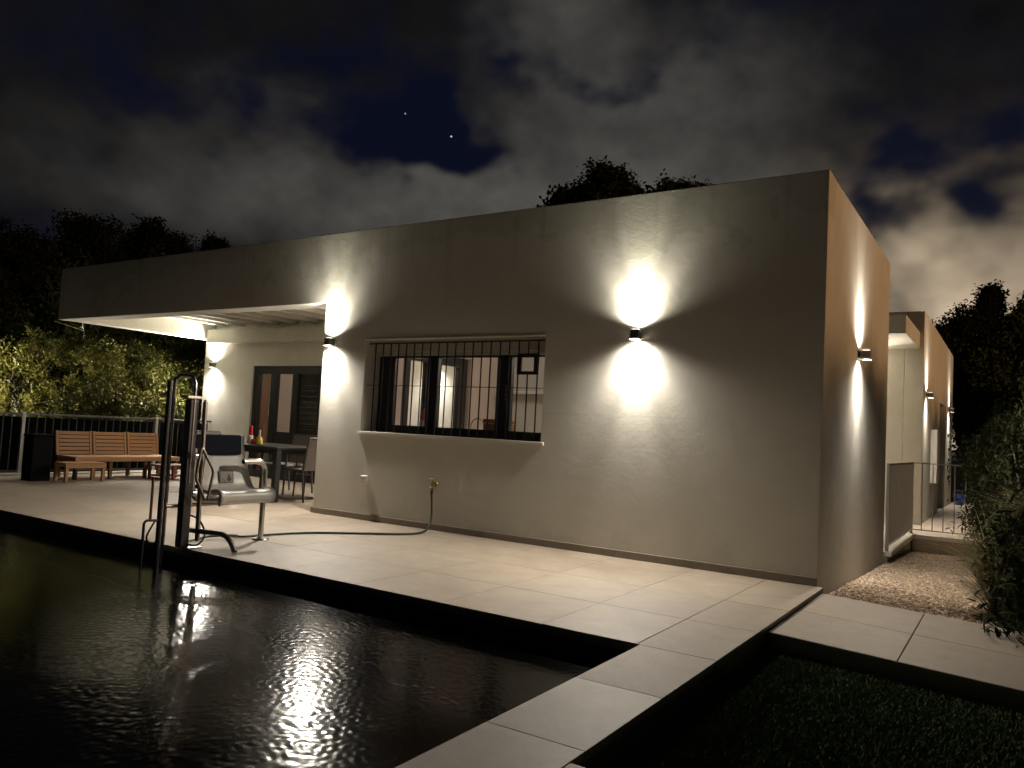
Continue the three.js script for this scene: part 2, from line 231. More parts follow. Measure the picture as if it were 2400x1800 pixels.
// right-hand path, lawn, gravel bed
const pathNear = (x) => 1.69 + 0.2 * x, pathFar = (x) => 0.07 + 0.235 * x;
function slab(pts, y0, y1, bevel = 0) {
  const s = new THREE.Shape(pts.map(([x, z]) => new THREE.Vector2(x, -z))), g = new THREE.ExtrudeGeometry(s, { depth: y1 - y0 - 2 * bevel, bevelEnabled: bevel > 0, bevelSize: bevel, bevelThickness: bevel, bevelOffset: -bevel, bevelSegments: 1, steps: 1 });
  g.rotateX(-Math.PI / 2).translate(0, y0 + bevel, 0); return metreUV(g);
}
{
  const q = (x0, x1, e = 0) => [[x0 + e, pathFar(x0 + e) + e], [x1 - e, pathFar(x1 - e) + e], [x1 - e, pathNear(x1 - e) - e], [x0 + e, pathNear(x0 + e) - e]];
  const path = struct('path', slab(q(0.052, 3.9, 0.006), -0.5, -0.045), M.grout), xs = [0.051, 0.80, 1.565, 2.33, 3.1, 3.9];
  for (let i = 0; i < xs.length - 1; i++) for (const [a, b] of [[0, 0.5], [0.5, 1]]) {
    const z = (x, t) => pathFar(x) + (pathNear(x) - pathFar(x)) * t, e = 0.0025;
    part('paver', slab([[xs[i] + e, z(xs[i] + e, a) + e], [xs[i + 1] - e, z(xs[i + 1] - e, a) + e], [xs[i + 1] - e, z(xs[i + 1] - e, b) - e], [xs[i] + e, z(xs[i] + e, b) - e]], -0.060, -0.034, 0.003), tileMats[(i * 2 + (a ? 1 : 0)) % 4], path);
  }
  struct('lawn_soil', slab([[0.03, 1.70], [3.95, 2.48], [3.95, 4.30], [0.03, 4.30]], -0.5, -0.155), M.soil);
  const r = rng(5), blade = new THREE.BufferGeometry();
  blade.setAttribute('position', new THREE.BufferAttribute(new Float32Array([-0.004, 0, 0, 0.004, 0, 0, -0.003, 0.022, 0.004, 0.003, 0.022, 0.004, 0, 0.042, 0.016, 0.012, 0, 0.002, 0.019, 0, -0.003, 0.020, 0.026, -0.006, 0.026, 0.036, -0.016]), 3));
  blade.setIndex([0, 1, 2, 1, 3, 2, 2, 3, 4, 5, 6, 7, 7, 6, 8]); blade.computeVertexNormals();
  const gm = std(0.068, 0.100, 0.024, 0.9, { side: THREE.DoubleSide }), n = 110000, im = shade(new THREE.InstancedMesh(blade, gm, n)), m = new THREE.Matrix4(), qn = new THREE.Quaternion(), e = new THREE.Euler();
  for (let i = 0; i < n; i++) { const x = 0.06 + 3.8 * r() * r() ** 0.3, zn = pathNear(x) + 0.012, z = zn + (4.28 - zn) * r(), s = 0.35 + 0.5 * r(); e.set((r() - 0.5) * 0.5, r() * 6.28, (r() - 0.5) * 0.5); m.compose(V(x, -0.157, z), qn.setFromEuler(e), V(s, s, s)); im.setMatrixAt(i, m); }
  im.name = 'grass'; im.userData = { kind: 'stuff', label: 'short dark green lawn between the pool coping and the right path', category: 'grass' }; scene.add(im);
}
const gravelY = (x, z) => -0.10 + Math.min(0, z) * 0.042 + 0.018 * fbm(x * 2, 1, z * 2, 3);
{
  const g = new THREE.PlaneGeometry(3.6, 7.4, 60, 110).rotateX(-Math.PI / 2).translate(1.81, 0, -2.75), p = g.attributes.position;
  for (let i = 0; i < p.count; i++) { const x = p.getX(i), z = Math.min(p.getZ(i), pathFar(p.getX(i)) + 0.01); p.setZ(i, z); p.setY(i, gravelY(x, z) + 0.008 * fbm(x * 14, 4, z * 14, 2)); }
  g.computeVertexNormals(); metreUV(g); struct('gravel_bed', g, M.gravelBase);
  const r = rng(9), st = new THREE.IcosahedronGeometry(1, 1), q = st.attributes.position;
  for (let i = 0; i < q.count; i++) { const v = V(q.getX(i), q.getY(i), q.getZ(i)), k = 1 + 0.28 * noise3(v.x * 1.7 + 5, v.y * 1.7, v.z * 1.7); q.setXYZ(i, v.x * k, v.y * k * 0.7, v.z * k); }
  st.computeVertexNormals();
  const n = 15000, im = shade(new THREE.InstancedMesh(st, std(0.72, 0.60, 0.47, 0.95), n)), m = new THREE.Matrix4(), qn = new THREE.Quaternion(), e = new THREE.Euler(), c = new THREE.Color();
  for (let i = 0; i < n; i++) {
    const x = 0.03 + 2.2 * r() ** 1.25, zf = pathFar(x) - 0.01, z = zf - (zf + 6.3) * r() ** 1.3, s = 0.006 + 0.011 * r() ** 2; e.set(r() * 6, r() * 6, r() * 6);
    m.compose(V(x, gravelY(x, z) + s * 0.3 + 0.004, z), qn.setFromEuler(e), V(s * (0.8 + r() * 0.6), s, s * (0.8 + r() * 0.6))); im.setMatrixAt(i, m);
    const k = 0.55 + 0.5 * r(); im.setColorAt(i, c.setRGB(k, k * (0.9 + 0.12 * r()), k * (0.78 + 0.25 * r())));
  }
  im.name = 'gravel'; im.userData = { kind: 'stuff', label: 'pale pinkish gravel beside the side wall', category: 'gravel' }; scene.add(im);
}

// ---------------------------------------------------------------- main house
const house = thing('house', 'single-storey flat-roofed white house with porch and barred window', 'house');
const WX0 = -5.17, WX1 = -2.69, WY0 = 1.03, WY1 = 2.12;
{
  const s = new THREE.Shape([[XW, -0.45], [0, -0.45], [0, H], [XL, H], [XL, B], [XW, B]].map((p) => new THREE.Vector2(...p)));
  s.holes.push(new THREE.Path([[WX0, WY0], [WX0, WY1], [WX1, WY1], [WX1, WY0]].map((p) => new THREE.Vector2(...p))));
  const g = new THREE.ExtrudeGeometry(s, { depth: 0.29, bevelEnabled: true, bevelSize: 0.008, bevelThickness: 0.008, bevelOffset: -0.008, bevelSegments: 2 }); g.translate(0, 0, -0.298);
  { const p = g.attributes.position, uv = g.attributes.uv; for (let i = 0; i < p.count; i++) uv.setXY(i, p.getX(i), p.getY(i)); }
  part('facade_wall', g, M.facade, house);
  part('side_wall', rbox(-0.26, -0.001, -0.5, H - 0.001, -3.80, -0.297, 0.008), M.wall, house);
  part('back_wall', [box(-5.7, -0.262, -0.5, H - 0.01, -3.80, -3.58)], M.wall, house);
  part('porch_back_wall', [box(XL, -10.85, -0.05, 3.06, -3.12, -2.9), box(-8.0, XW, -0.05, 3.06, -3.12, -2.9), box(-10.85, -8.0, 2.09, 3.06, -3.12, -2.9)], M.wall, house);
  part('kitchen_wall', [box(XW, -5.7, -0.05, 3.06, -1.3, -0.299), box(XW, -5.7, 2.18, 3.06, -2.86, -1.3), box(XW, -5.7, -0.05, 3.06, -7, -2.86)], M.room, house);
  part('living_room_wall', [box(XL, XL + 0.22, -0.05, 3.06, -7, -3.121), box(XL, XW, -0.05, 3.06, -7.2, -7.001)], M.room, house);
  part('room_floor', [box(-5.699, -0.261, -0.06, 0.0, -3.579, -0.299), box(XL + 0.221, XW - 0.001, -0.06, 0.0, -7, -3.121)], M.roomFloor, house);
  part('room_ceiling', [box(-5.699, -0.261, 2.62, 2.7, -3.579, -0.299), box(XL + 0.221, XW - 0.001, 2.62, 2.7, -7, -3.121)], M.white, house);
  part('roof', [box(-5.893, -0.262, 3.07, 3.25, -3.579, -0.299), box(XL + 0.281, -5.8935, 3.07, 3.25, -3.12, -0.299), box(XL, XW, 3.07, 3.2, -7.2, -3.121)], M.trim, house);
  part('rim_beam', rbox(XL, XL + 0.28, B, H - 0.002, -3.122, -0.299, 0.008), M.facade, house);
  part('porch_ceiling', box(XL + 0.282, XW - 0.001, 3.02, 3.068, -2.9, -0.299), M.wall, house);
  for (let i = 0; i < 12; i++) { const x = -6.22 - i * 0.5; part('beam', rbox(x - 0.055, x + 0.055, 2.86, 3.019, -2.898, -0.30, 0.006), M.wall, house); }
  part('lintel_beam', rbox(XL + 0.281, XW - 0.002, 2.52, 2.78, -2.899, -2.70, 0.006), M.wall, house);
  part('front_soffit_strip', box(XL + 0.02, XW - 0.02, B + 0.02, B + 0.05, -0.36, -0.299), M.trim, house);
  // skirting tiles along the facade, joints as in the photograph
  const js = [0.0, -0.422, -1.036, -1.80, -2.567, -3.323, -4.067, -4.847, -5.91];
  for (let i = 0; i < js.length - 1; i++) part('skirting_tile', rbox(js[i + 1] + 0.002, js[i] - 0.002, 0.001, 0.069, 0.0015, 0.022, 0.003), M.skirting, house);
  // window: reveal, sill, shutter box, frame with two leaves opened inwards, grille
  const win = sub('window', house);
  part('sill', rbox(WX0 - 0.03, WX1 + 0.04, 0.999, WY0 + 0.001, -0.23, 0.018, 0.005), M.trim, win);
  part('top_ledge', rbox(WX0 - 0.004, WX1 + 0.002, WY1 - 0.004, WY1 + 0.014, -0.02, 0.010, 0.004), M.trim, win);
  part('shutter_box', [rbox(WX0 + 0.002, WX1 - 0.002, 1.985, 2.114, -0.285, -0.14, 0.01), rbox(WX0 + 0.002, WX1 - 0.002, 1.945, 1.983, -0.285, -0.19, 0.006)], M.shutter, win);
  const fz0 = -0.29, fz1 = -0.235;
  part('frame', [box(-5.09, -4.90, 1.03, 1.945, fz0, fz1), box(-5.168, -5.09, 1.03, 1.945, fz0, -0.26), box(-4.90, WX1 - 0.002, 1.031, 1.125, fz0, fz1 + 0.03), box(-4.40, -4.25, 1.125, 1.945, fz0, fz1), box(-3.42, -3.235, 1.125, 1.945, fz0, fz1), box(-2.74, WX1 - 0.002, 1.125, 1.945, fz0, fz1), box(-4.90, -2.74, 1.925, 1.945, fz0, fz1)], M.dark, win);
  part('pane', box(-3.234, -2.742, 1.126, 1.924, -0.266, -0.262), M.glass, win);
  part('pane', box(-4.249, -3.421, 1.126, 1.924, -0.266, -0.262), M.glass, win);
  part('pane', box(-4.898, -4.401, 1.126, 1.924, -0.266, -0.262), M.glass, win);
  part('handle', rbox(-3.30, -3.278, 1.46, 1.62, -0.234, -0.215, 0.006), M.steel, win);
  const grille = sub('window_grille', house);
  for (let i = 0; i < 20; i++) {
    const x = -5.062 + i * 0.1189;
    if (i === 18) { part('bar', rod([x, 1.94, -0.06], [x, 2.075, -0.06], 0.008), M.bars, grille); part('bar', rod([x, 1.04, -0.06], [x, 1.72, -0.06], 0.008), M.bars, grille); } else part('bar', rod([x, 1.032, -0.06], [x, 2.075, -0.06], 0.008), M.bars, grille);
  }
  part('rail', box(-5.165, WX1 - 0.003, 2.068, 2.084, -0.067, -0.051), M.bars, grille);
  part('rail', box(-5.165, WX1 - 0.003, 1.577, 1.584, -0.0515, -0.047), M.bars, grille);
  part('square_frame', [box(-3.05, -2.795, 1.90, 1.94, -0.07, -0.048), box(-3.05, -2.795, 1.72, 1.755, -0.07, -0.048), box(-3.05, -3.0, 1.755, 1.90, -0.07, -0.048), box(-2.845, -2.795, 1.755, 1.90, -0.07, -0.048)], M.bars, grille);
  // glazed kitchen door to the porch
  const kd = sub('kitchen_door', house), X0 = -5.84, X1 = -5.76, f = [[-1.30, -1.52], [-1.88, -2.22], [-2.66, -2.858]];
  { const km = std(0.03, 0.026, 0.022, 0.5); for (const [a, b] of f) part('stile', box(X0, X1, 0.001, 2.178, b, a), km, kd); for (const [a, b] of [[-1.52, -1.88], [-2.22, -2.66]]) { part('rail', box(X0 + 0.003, X1 - 0.003, 2.04, 2.178, b, a), km, kd); part('rail', box(X0 + 0.003, X1 - 0.003, 0.001, 0.10, b, a), km, kd); } }
  part('pane', box(-5.802, -5.798, 0.10, 2.04, -1.88, -1.52), M.glass, kd);
  part('pane', box(-5.802, -5.798, 0.10, 2.04, -2.66, -2.22), M.glass, kd);
  // dark porch door: frame, three leaves
  const pd = sub('porch_door', house), dz0 = -3.02, dz1 = -2.94;
  part('frame', [box(-10.848, -8.002, 1.94, 2.088, dz0, dz1), box(-10.848, -10.70, 0.001, 1.94, dz0, dz1), box(-10.36, -10.20, 0.001, 1.94, dz0, dz1), box(-9.77, -9.62, 0.001, 1.94, dz0, dz1), box(-9.09, -9.02, 0.001, 1.94, dz0, dz1), box(-8.10, -8.002, 0.001, 1.94, dz0, dz1), box(-10.70, -8.10, 0.001, 0.14, dz0 + 0.004, dz1 - 0.004), box(-10.20, -9.77, 0.14, 0.87, dz0 + 0.02, dz1 - 0.02)], M.dark, pd);
  part('pane', box(-10.70, -10.36, 0.14, 1.94, -2.982, -2.978), M.glass, pd);
  part('pane', box(-10.20, -9.77, 0.87, 1.94, -2.982, -2.978), M.glass, pd);
  part('pane', box(-9.62, -9.09, 0.14, 1.94, -2.982, -2.978), M.glass, pd);
  part('pane', box(-9.02, -8.10, 0.14, 1.94, -2.982, -2.978), M.glass, pd);
  part('handle', rod([-10.345, 0.95, -2.92], [-10.345, 1.62, -2.92], 0.011), M.steel, pd);
  part('shutter', Array.from({ length: 18 }, (_, i) => rbox(-9.619, -9.091, 0.145 + i * 0.1, 0.2445 + i * 0.1, -3.012, -2.99, 0.012)), std(0.022, 0.024, 0.027, 0.6), pd);
  part('wardrobe', rbox(-12.105, -11.86, 0.001, 2.15, -4.28, -3.2, 0.01), std(0.26, 0.115, 0.055, 0.5, { map: woodTex }), house);
  part('worktop', rbox(-5.69, -0.3, 0.94, 0.98, -0.92, -0.305, 0.006), M.woodDark, house);
  const shelf = part('wall_shelf', rbox(-5.5, -4.3, 1.70, 1.74, -3.578, -3.36, 0.005), M.white, house); shelf.userData.label = 'white shelf on the kitchen back wall';
}
for (const [pos, col, cd, label] of [[[-2.6, 2.61, -2.1], [1, 0.88, 0.77], 4.2, 'round glowing ceiling lamp inside the kitchen behind the barred window'], [[-9.6, 2.61, -5.2], [1, 0.92, 0.80], 2.4, 'round glowing ceiling lamp inside the room behind the dark porch door']]) { // ceiling lamps
  const t = thing('ceiling_lamp', label, 'ceiling lamp', pos);
  part('rose', new THREE.CylinderGeometry(0.06, 0.06, 0.03, 20).translate(0, -0.015, 0), M.white, t);
  const e = std(0.8, 0.75, 0.65, 0.5); e.emissive.setRGB(1, 0.72, 0.5); e.emissiveIntensity = 2.2;
  part('lamp_shade', lathe([[0.001, -0.13], [0.07, -0.125], [0.12, -0.10], [0.145, -0.06], [0.14, -0.032], [0.06, -0.030]], 28), e, t).castShadow = false;
  const L = new THREE.PointLight(new THREE.Color().setRGB(...col), cd); L.position.set(0, -0.08, 0); L.castShadow = true; L.shadow.radius = 4; L.name = 'bulb'; t.add(L);
}

// ---------------------------------------------------------------- rear house, rear terrace, railings
const rear = thing('rear_house', 'second white flat-roofed house behind the side railing with two wall lamps', 'house');
{
  part('front_wall', rbox(-8, -0.301, -0.2, 3.55, -8.50, -8.20, 0.008), M.wall, rear);
  part('side_wall', [rbox(-0.30, 0.0, -0.6, 3.55, -11.62, -8.2, 0.008), rbox(-0.30, 0.0, -0.6, 3.55, -15.5, -13.45, 0.008), rbox(-0.30, 0.0, 2.17, 3.55, -13.45, -11.62, 0.008)], M.wall, rear);
  part('roof', box(-8, -0.301, 3.2, 3.4, -15.5, -8.501), M.trim, rear);
  part('canopy', rbox(-3.2, -0.07, 2.90, 3.185, -8.199, -6.2, 0.008), M.wall, rear);
  const d = sub('side_door', rear), dm = std(0.10, 0.055, 0.032, 0.6, { map: woodTex });
  part('frame', box(-0.20, -0.13, -0.4, 2.069, -11.72, -11.622), dm, d); part('frame', box(-0.20, -0.13, -0.4, 2.069, -13.448, -13.35), dm, d); part('frame', box(-0.20, -0.13, 2.07, 2.168, -13.448, -11.622), dm, d);
  for (let i = 0; i < 2; i++) part('panel', rbox(-0.19, -0.145, -0.4, 2.06, -12.53 - i * 0.815, -11.73 - i * 0.81, 0.01), dm, d);
  part('meter_cabinet', rbox(0.001, 0.11, 0.55, 1.55, -10.38, -9.75, 0.008), M.wall, rear);
  const r = rng(4), f = []; for (let i = 0; i < 26; i++) f.push(new THREE.SphereGeometry(0.02 + 0.03 * r(), 6, 5).scale(0.5, 1, 1).translate(0.012, 0.0 + 1.6 * r(), -14.0 - 1.1 * r()));
  part('climbing_leaves', f, std(0.03, 0.04, 0.012, 0.8), rear);
}
struct('rear_terrace', [box(-5.6, 2.6, -0.16, -0.11, -15.9, -6.52), box(-5.6, 0.02, -0.16, -0.11, -6.52, -3.801)], std(0.50, 0.43, 0.35, 0.7, { map: stone }));
{
  const low = thing('low_wall', 'low block wall with pale coping holding the rear terrace above the gravel', 'wall'), bm = [0, 1, 2].map((k) => std(0.34 - 0.05 * k, 0.265 - 0.045 * k, 0.19 - 0.03 * k, 0.95, { bumpMap: plasterBump, bumpScale: 0.003 }));
  part('core', [box(0.022, 2.6, -0.6, -0.165, -6.6, -6.43), box(-0.12, 0.019, -0.6, -0.165, -6.6, -3.81)], M.grout, low);
  for (let i = 0; i < 7; i++) part('block', rbox(0.06 + i * 0.36, 0.06 + (i + 1) * 0.36 - 0.008, -0.52, -0.166, -6.43, -6.405, 0.006), bm[i % 3], low);
  for (let i = 0; i < 7; i++) part('block', rbox(0.019, 0.042, -0.52, -0.166, -3.815 - (i + 1) * 0.36 + 0.008, -3.815 - i * 0.36, 0.006), bm[(i + 1) % 3], low);
  part('coping', [rbox(0.085, 2.6, -0.164, -0.108, -6.55, -6.39, 0.005), rbox(-0.06, 0.085, -0.164, -0.108, -6.55, -3.812, 0.005)], M.trim, low);
  const ra = thing('railing', 'thin metal railing running back from the house corner beside the gravel', 'railing'), rm = std(0.36, 0.34, 0.31, 0.5, { metalness: 0.4 });
  part('rail', [box(0.018, 0.042, 0.945, 0.967, -6.48, -3.82), box(0.021, 0.039, -0.05, -0.035, -6.48, -3.82)], rm, ra);
  for (let i = 0; i < 20; i++) part('bar', box(0.023, 0.037, -0.036, 0.946, -3.93 - i * 0.13 - 0.007, -3.93 - i * 0.13 + 0.007), rm, ra);
  part('post', box(0.012, 0.048, -0.106, 0.972, -3.862, -3.826), rm, ra); part('post', box(0.012, 0.048, -0.106, 0.972, -6.518, -6.482), rm, ra);
  const rb = thing('railing', 'thin metal railing across the back of the gravel, half hidden by the bush', 'railing');
  part('rail', [box(0.052, 2.5, 0.945, 0.967, -6.512, -6.488), box(0.052, 2.5, -0.05, -0.035, -6.509, -6.491)], rm, rb);
  for (let i = 0; i < 17; i++) part('bar', box(0.165 + i * 0.142 - 0.007, 0.165 + i * 0.142 + 0.007, -0.036, 0.946, -6.507, -6.493), rm, rb);
}
{
  const t = thing('bucket', 'blue bucket standing near the far end of the rear house', 'bucket', [0.22, -0.11, -14.9]), bm = std(0.03, 0.10, 0.42, 0.4);
  part('bucket_body', lathe([[0.001, 0.0], [0.12, 0.0], [0.165, 0.30], [0.172, 0.302], [0.165, 0.312], [0.155, 0.30], [0.115, 0.015], [0.001, 0.012]], 24), bm, t);
  part('handle', tube([[-0.168, 0.30, 0], [-0.12, 0.40, 0.02], [0, 0.44, 0.03], [0.12, 0.40, 0.02], [0.168, 0.30, 0]], 0.006), M.dullSteel, t);
  t.scale.setScalar(0.8);
  const w = thing('boundary_wall', 'low pale wall crossing far behind the rear terrace', 'wall'); part('wall_body', rbox(0.4, 7, -0.6, 0.45, -19.3, -19.0, 0.01), M.wall, w); part('wall_cap', rbox(0.36, 7.04, 0.45, 0.52, -19.36, -18.94, 0.008), M.trim, w);
}

// ---------------------------------------------------------------- pool lift
{
  const L = thing('pool_lift', 'pool access lift with white plastic seat, dark mast and steel arm rails', 'pool lift', [-4.55, 0, 2.4]);
  const P = (x, y, z) => [x + 4.55, y, z - 2.4];
  part('mast', [rbox(-0.04, 0.04, 0.012, 1.262, 0.255, 0.337, 0.01)], M.mast, L);
  part('base_plate', rbox(-0.09, 0.09, 0.001, 0.012, 0.16, 0.285, 0.003), M.dullSteel, L);
  part('bracket', rbox(-0.05, 0.05, 1.263, 1.29, 0.235, 0.375, 0.006), M.dullSteel, L);
  part('guide_rail', bent([P(-4.66, -0.5, 2.80), P(-4.66, 1.46, 2.80), P(-4.52, 1.46, 2.70), P(-4.52, 0.55, 2.70)], 0.075, 0.016), M.steel, L);
  part('guide_rail', bent([P(-4.60, -0.55, 2.885), P(-4.60, 1.40, 2.885)], 0.05, 0.021), M.mast, L);
  part('piston', [rod(P(-4.48, 0.06, 2.60), P(-4.48, 1.24, 2.62), 0.02), rod(P(-4.48, 0.7, 2.61), P(-4.48, 1.26, 2.62), 0.012)], M.dullSteel, L);
  part('control_pipe', bent([P(-4.62, 0.6, 2.955), P(-4.62, 0.24, 2.955)], 0.04, 0.011), std(0.16, 0.03, 0.02, 0.5), L);
  part('control_pipe', bent([P(-4.60, 0.24, 2.86), P(-4.60, 0.25, 3.02), P(-4.60, -0.25, 3.02)], 0.04, 0.011), M.mast, L);
  part('cable', tube([P(-4.56, 0.30, 2.70), P(-4.48, 0.24, 2.60), P(-4.44, 0.12, 2.56), P(-4.46, 0.03, 2.62), P(-4.56, 0.06, 2.72)], 0.008, 40, 8), M.mast, L);
  part('cable', tube([P(-4.66, 0.24, 2.88), P(-4.66, 0.10, 2.95), P(-4.64, 0.05, 2.90), P(-4.62, 0.12, 2.82)], 0.008, 40, 8), M.mast, L);
  part('lift_arm', bent([P(-4.60, 0.84, 2.605), P(-4.60, 0.39, 2.605), P(-4.58, 0.375, 2.30)], 0.14, 0.026), M.dullSteel, L);
  for (const y of [0.78, 0.46]) part('pivot', rod(P(-4.56, y, 2.60), P(-4.56, y, 2.70), 0.03), M.steel, L);
  for (const y of [0.70, 0.52]) part('knob', new THREE.SphereGeometry(0.022, 12, 10).translate(...P(-4.50, y, 2.62)), M.steel, L);
  // seat: a moulded shell swept along its profile, widest at the hips
  const prof = [[-4.40, 0.365], [-4.375, 0.40], [-4.38, 0.455], [-4.42, 0.475], [-4.56, 0.455], [-4.64, 0.455], [-4.69, 0.50], [-4.72, 0.62], [-4.745, 0.80], [-4.765, 0.95]], half = [0.29, 0.29, 0.29, 0.29, 0.285, 0.275, 0.272, 0.245, 0.205, 0.20];
  const seatGeo = (th) => {
    const n = prof.length, m = 14, pos = [], idx = [], c = new THREE.CatmullRomCurve3(prof.map(([x, y], i) => V(x, y, half[i]))), K = 40;
    for (let s = 0; s < 2; s++) for (let i = 0; i <= K; i++) { const p = c.getPoint(i / K), t = c.getTangent(i / K), nx = t.y, ny = -t.x, l = Math.hypot(nx, ny) || 1; for (let j = 0; j <= m; j++) { const v = (j / m) * 2 - 1, rim = Math.pow(Math.abs(v), 6) * 0.022, o = (s ? -th : 0) - rim * 0 + rim; pos.push(...P(p.x + (nx / l) * (o + (s ? 0 : 0)), p.y + (ny / l) * o, 2.19 - p.z * v)); } }
    const W = m + 1, at = (s, i, j) => s * (K + 1) * W + i * W + j, quad = (a, b, c2, d) => idx.push(a, b, c2, a, c2, d);
    for (let i = 0; i < K; i++) for (let j = 0; j < m; j++) { quad(at(0, i, j), at(0, i + 1, j), at(0, i + 1, j + 1), at(0, i, j + 1)); quad(at(1, i, j), at(1, i, j + 1), at(1, i + 1, j + 1), at(1, i + 1, j)); }
    for (let i = 0; i < K; i++) for (const j of [0, m]) quad(at(0, i, j), at(1, i, j), at(1, i + 1, j), at(0, i + 1, j));
    for (let j = 0; j < m; j++) for (const i of [0, K]) quad(at(0, i, j), at(0, i, j + 1), at(1, i, j + 1), at(1, i, j));
    const g = new THREE.BufferGeometry(); g.setAttribute('position', new THREE.Float32BufferAttribute(pos, 3)); g.setAttribute('uv', new THREE.Float32BufferAttribute(new Float32Array(pos.length / 3 * 2), 2)); g.setIndex(idx); g.computeVertexNormals(); return g;
  };
  part('seat', seatGeo(0.03), M.plastic, L);
  part('seat_front', rbox(...[-4.415, -4.388].map((x) => x + 4.55), 0.362, 0.45, -0.495, 0.075, 0.02), M.plastic, L);
  { const pad = part('head_pad', rbox(-0.028, 0.028, 0, 0.185, -0.245, 0.262, 0.02, 3), M.pad, L); pad.position.set(-0.170, 0.775, -0.12); pad.rotation.z = 0.10; }
  { const C = document.createElement('canvas'); C.width = C.height = 128; const c = C.getContext('2d'); c.fillStyle = '#8a8170'; c.fillRect(0, 0, 128, 128); c.strokeStyle = '#2b211a'; c.lineWidth = 6; c.strokeRect(6, 8, 116, 112);
    c.fillStyle = '#1d1512'; c.beginPath(); c.arc(84, 44, 8, 0, 7); c.fill(); c.beginPath(); c.moveTo(76, 54); c.lineTo(92, 54); c.lineTo(104, 82); c.lineTo(112, 100); c.lineTo(78, 104); c.lineTo(70, 76); c.fill(); c.beginPath(); c.arc(86, 92, 18, 0, 7); c.fill();
    c.strokeStyle = '#4a4034'; c.lineWidth = 5; c.beginPath(); for (let k = 0; k < 2; k++) { c.moveTo(16, 96 + k * 14); c.quadraticCurveTo(28, 86 + k * 14, 40, 96 + k * 14); c.quadraticCurveTo(50, 104 + k * 14, 62, 94 + k * 14); } c.stroke(); c.beginPath(); c.moveTo(30, 82); c.lineTo(46, 70); c.stroke();
    const t = new THREE.CanvasTexture(C); t.colorSpace = THREE.SRGBColorSpace; const s = part('pictogram', new THREE.PlaneGeometry(0.15, 0.118), new THREE.MeshStandardMaterial({ map: t, roughness: 0.6 }), L); s.position.set(-0.148, 0.578, -0.215); s.rotation.set(0, Math.PI / 2, 0); s.rotateX(-0.15); }
  part('arm_rail', bent([P(-4.42, 0.42, 2.57), P(-4.42, 0.655, 2.53), P(-4.42, 0.865, 2.665), P(-4.42, 0.60, 2.70), P(-4.42, 0.42, 2.60)], 0.035, 0.012), M.dullSteel, L);
  part('support_rail', bent([P(-4.56, 0.725, 2.12), P(-4.56, 0.725, 1.87), P(-4.56, 0.014, 1.87)], 0.11, 0.025), M.steel, L);
  part('foot_plate', new THREE.CylinderGeometry(0.075, 0.08, 0.012, 28).translate(...P(-4.56, 0.007, 1.87)), M.dullSteel, L);
  part('cross_rail', rod(P(-4.60, 0.355, 2.84), P(-4.57, 0.355, 1.88), 0.017), M.dullSteel, L);
  part('stabiliser', bent([P(-4.62, 0.15, 2.66), P(-4.22, 0.135, 2.50), P(-4.12, 0.002, 2.488)], 0.08, 0.022), M.dullSteel, L);
}

// ---------------------------------------------------------------- garden hose, tap, outlet
{
  const h = thing('garden_hose', 'dark green garden hose from the wall tap to the pool lift', 'hose');
  part('hose_line', tube([[-4.0, 0.395, 0.062], [-3.985, 0.28, 0.066], [-3.965, 0.15, 0.085], [-3.925, 0.055, 0.17], [-3.88, 0.016, 0.34], [-3.93, 0.0135, 0.58], [-4.18, 0.0135, 0.86], [-4.47, 0.0135, 1.17], [-4.60, 0.0135, 1.40], [-4.665, 0.0135, 1.62], [-4.70, 0.016, 1.95], [-4.73, 0.022, 2.02]], 0.0115, 160, 10), M.hose, h);
  part('coupling', rod([-4.72, 0.022, 2.0], [-4.78, 0.03, 2.10], 0.018, 0.016), M.dullSteel, h);
  part('hose_line', tube([[-4.78, 0.03, 2.10], [-4.86, 0.02, 2.22], [-4.80, 0.016, 2.40], [-4.68, 0.03, 2.58], [-4.60, 0.10, 2.67]], 0.0105, 60, 10), M.hose, h);
  const t = thing('garden_tap', 'brass garden tap on the facade below the barred window', 'tap', [-4.0, 0.5, 0.0]);
  part('wall_rose', rod([0, 0, 0.0015], [0, 0, 0.010], 0.030, 0.026, 20), M.brass, t);
  part('tap_body', [rod([0, 0, 0.010], [0, 0, 0.075], 0.013), rod([0, 0.02, 0.055], [0, -0.055, 0.062], 0.016, 0.012), new THREE.SphereGeometry(0.024, 14, 10).translate(0, -0.045, 0.062)], M.brass, t);
  part('spindle', rod([0, 0.015, 0.055], [0, 0.05, 0.055], 0.007), M.brass, t);
  part('handle', rbox(-0.045, 0.045, 0.048, 0.060, 0.047, 0.063, 0.004), M.dullSteel, t);
  part('hose_connector', rod([0, -0.06, 0.062], [0, -0.115, 0.062], 0.017, 0.013), M.mast, t);
  const o = thing('wall_outlet', 'small pale outlet box on the facade left of the tap', 'outlet', [-5.04, 0.48, 0.0]);
  part('outlet_box', rbox(-0.040, 0.040, -0.034, 0.036, 0.0015, 0.05, 0.006), M.white, o); part('outlet_lid', rbox(-0.036, 0.036, -0.028, 0.030, 0.0505, 0.058, 0.004), M.white, o);
}

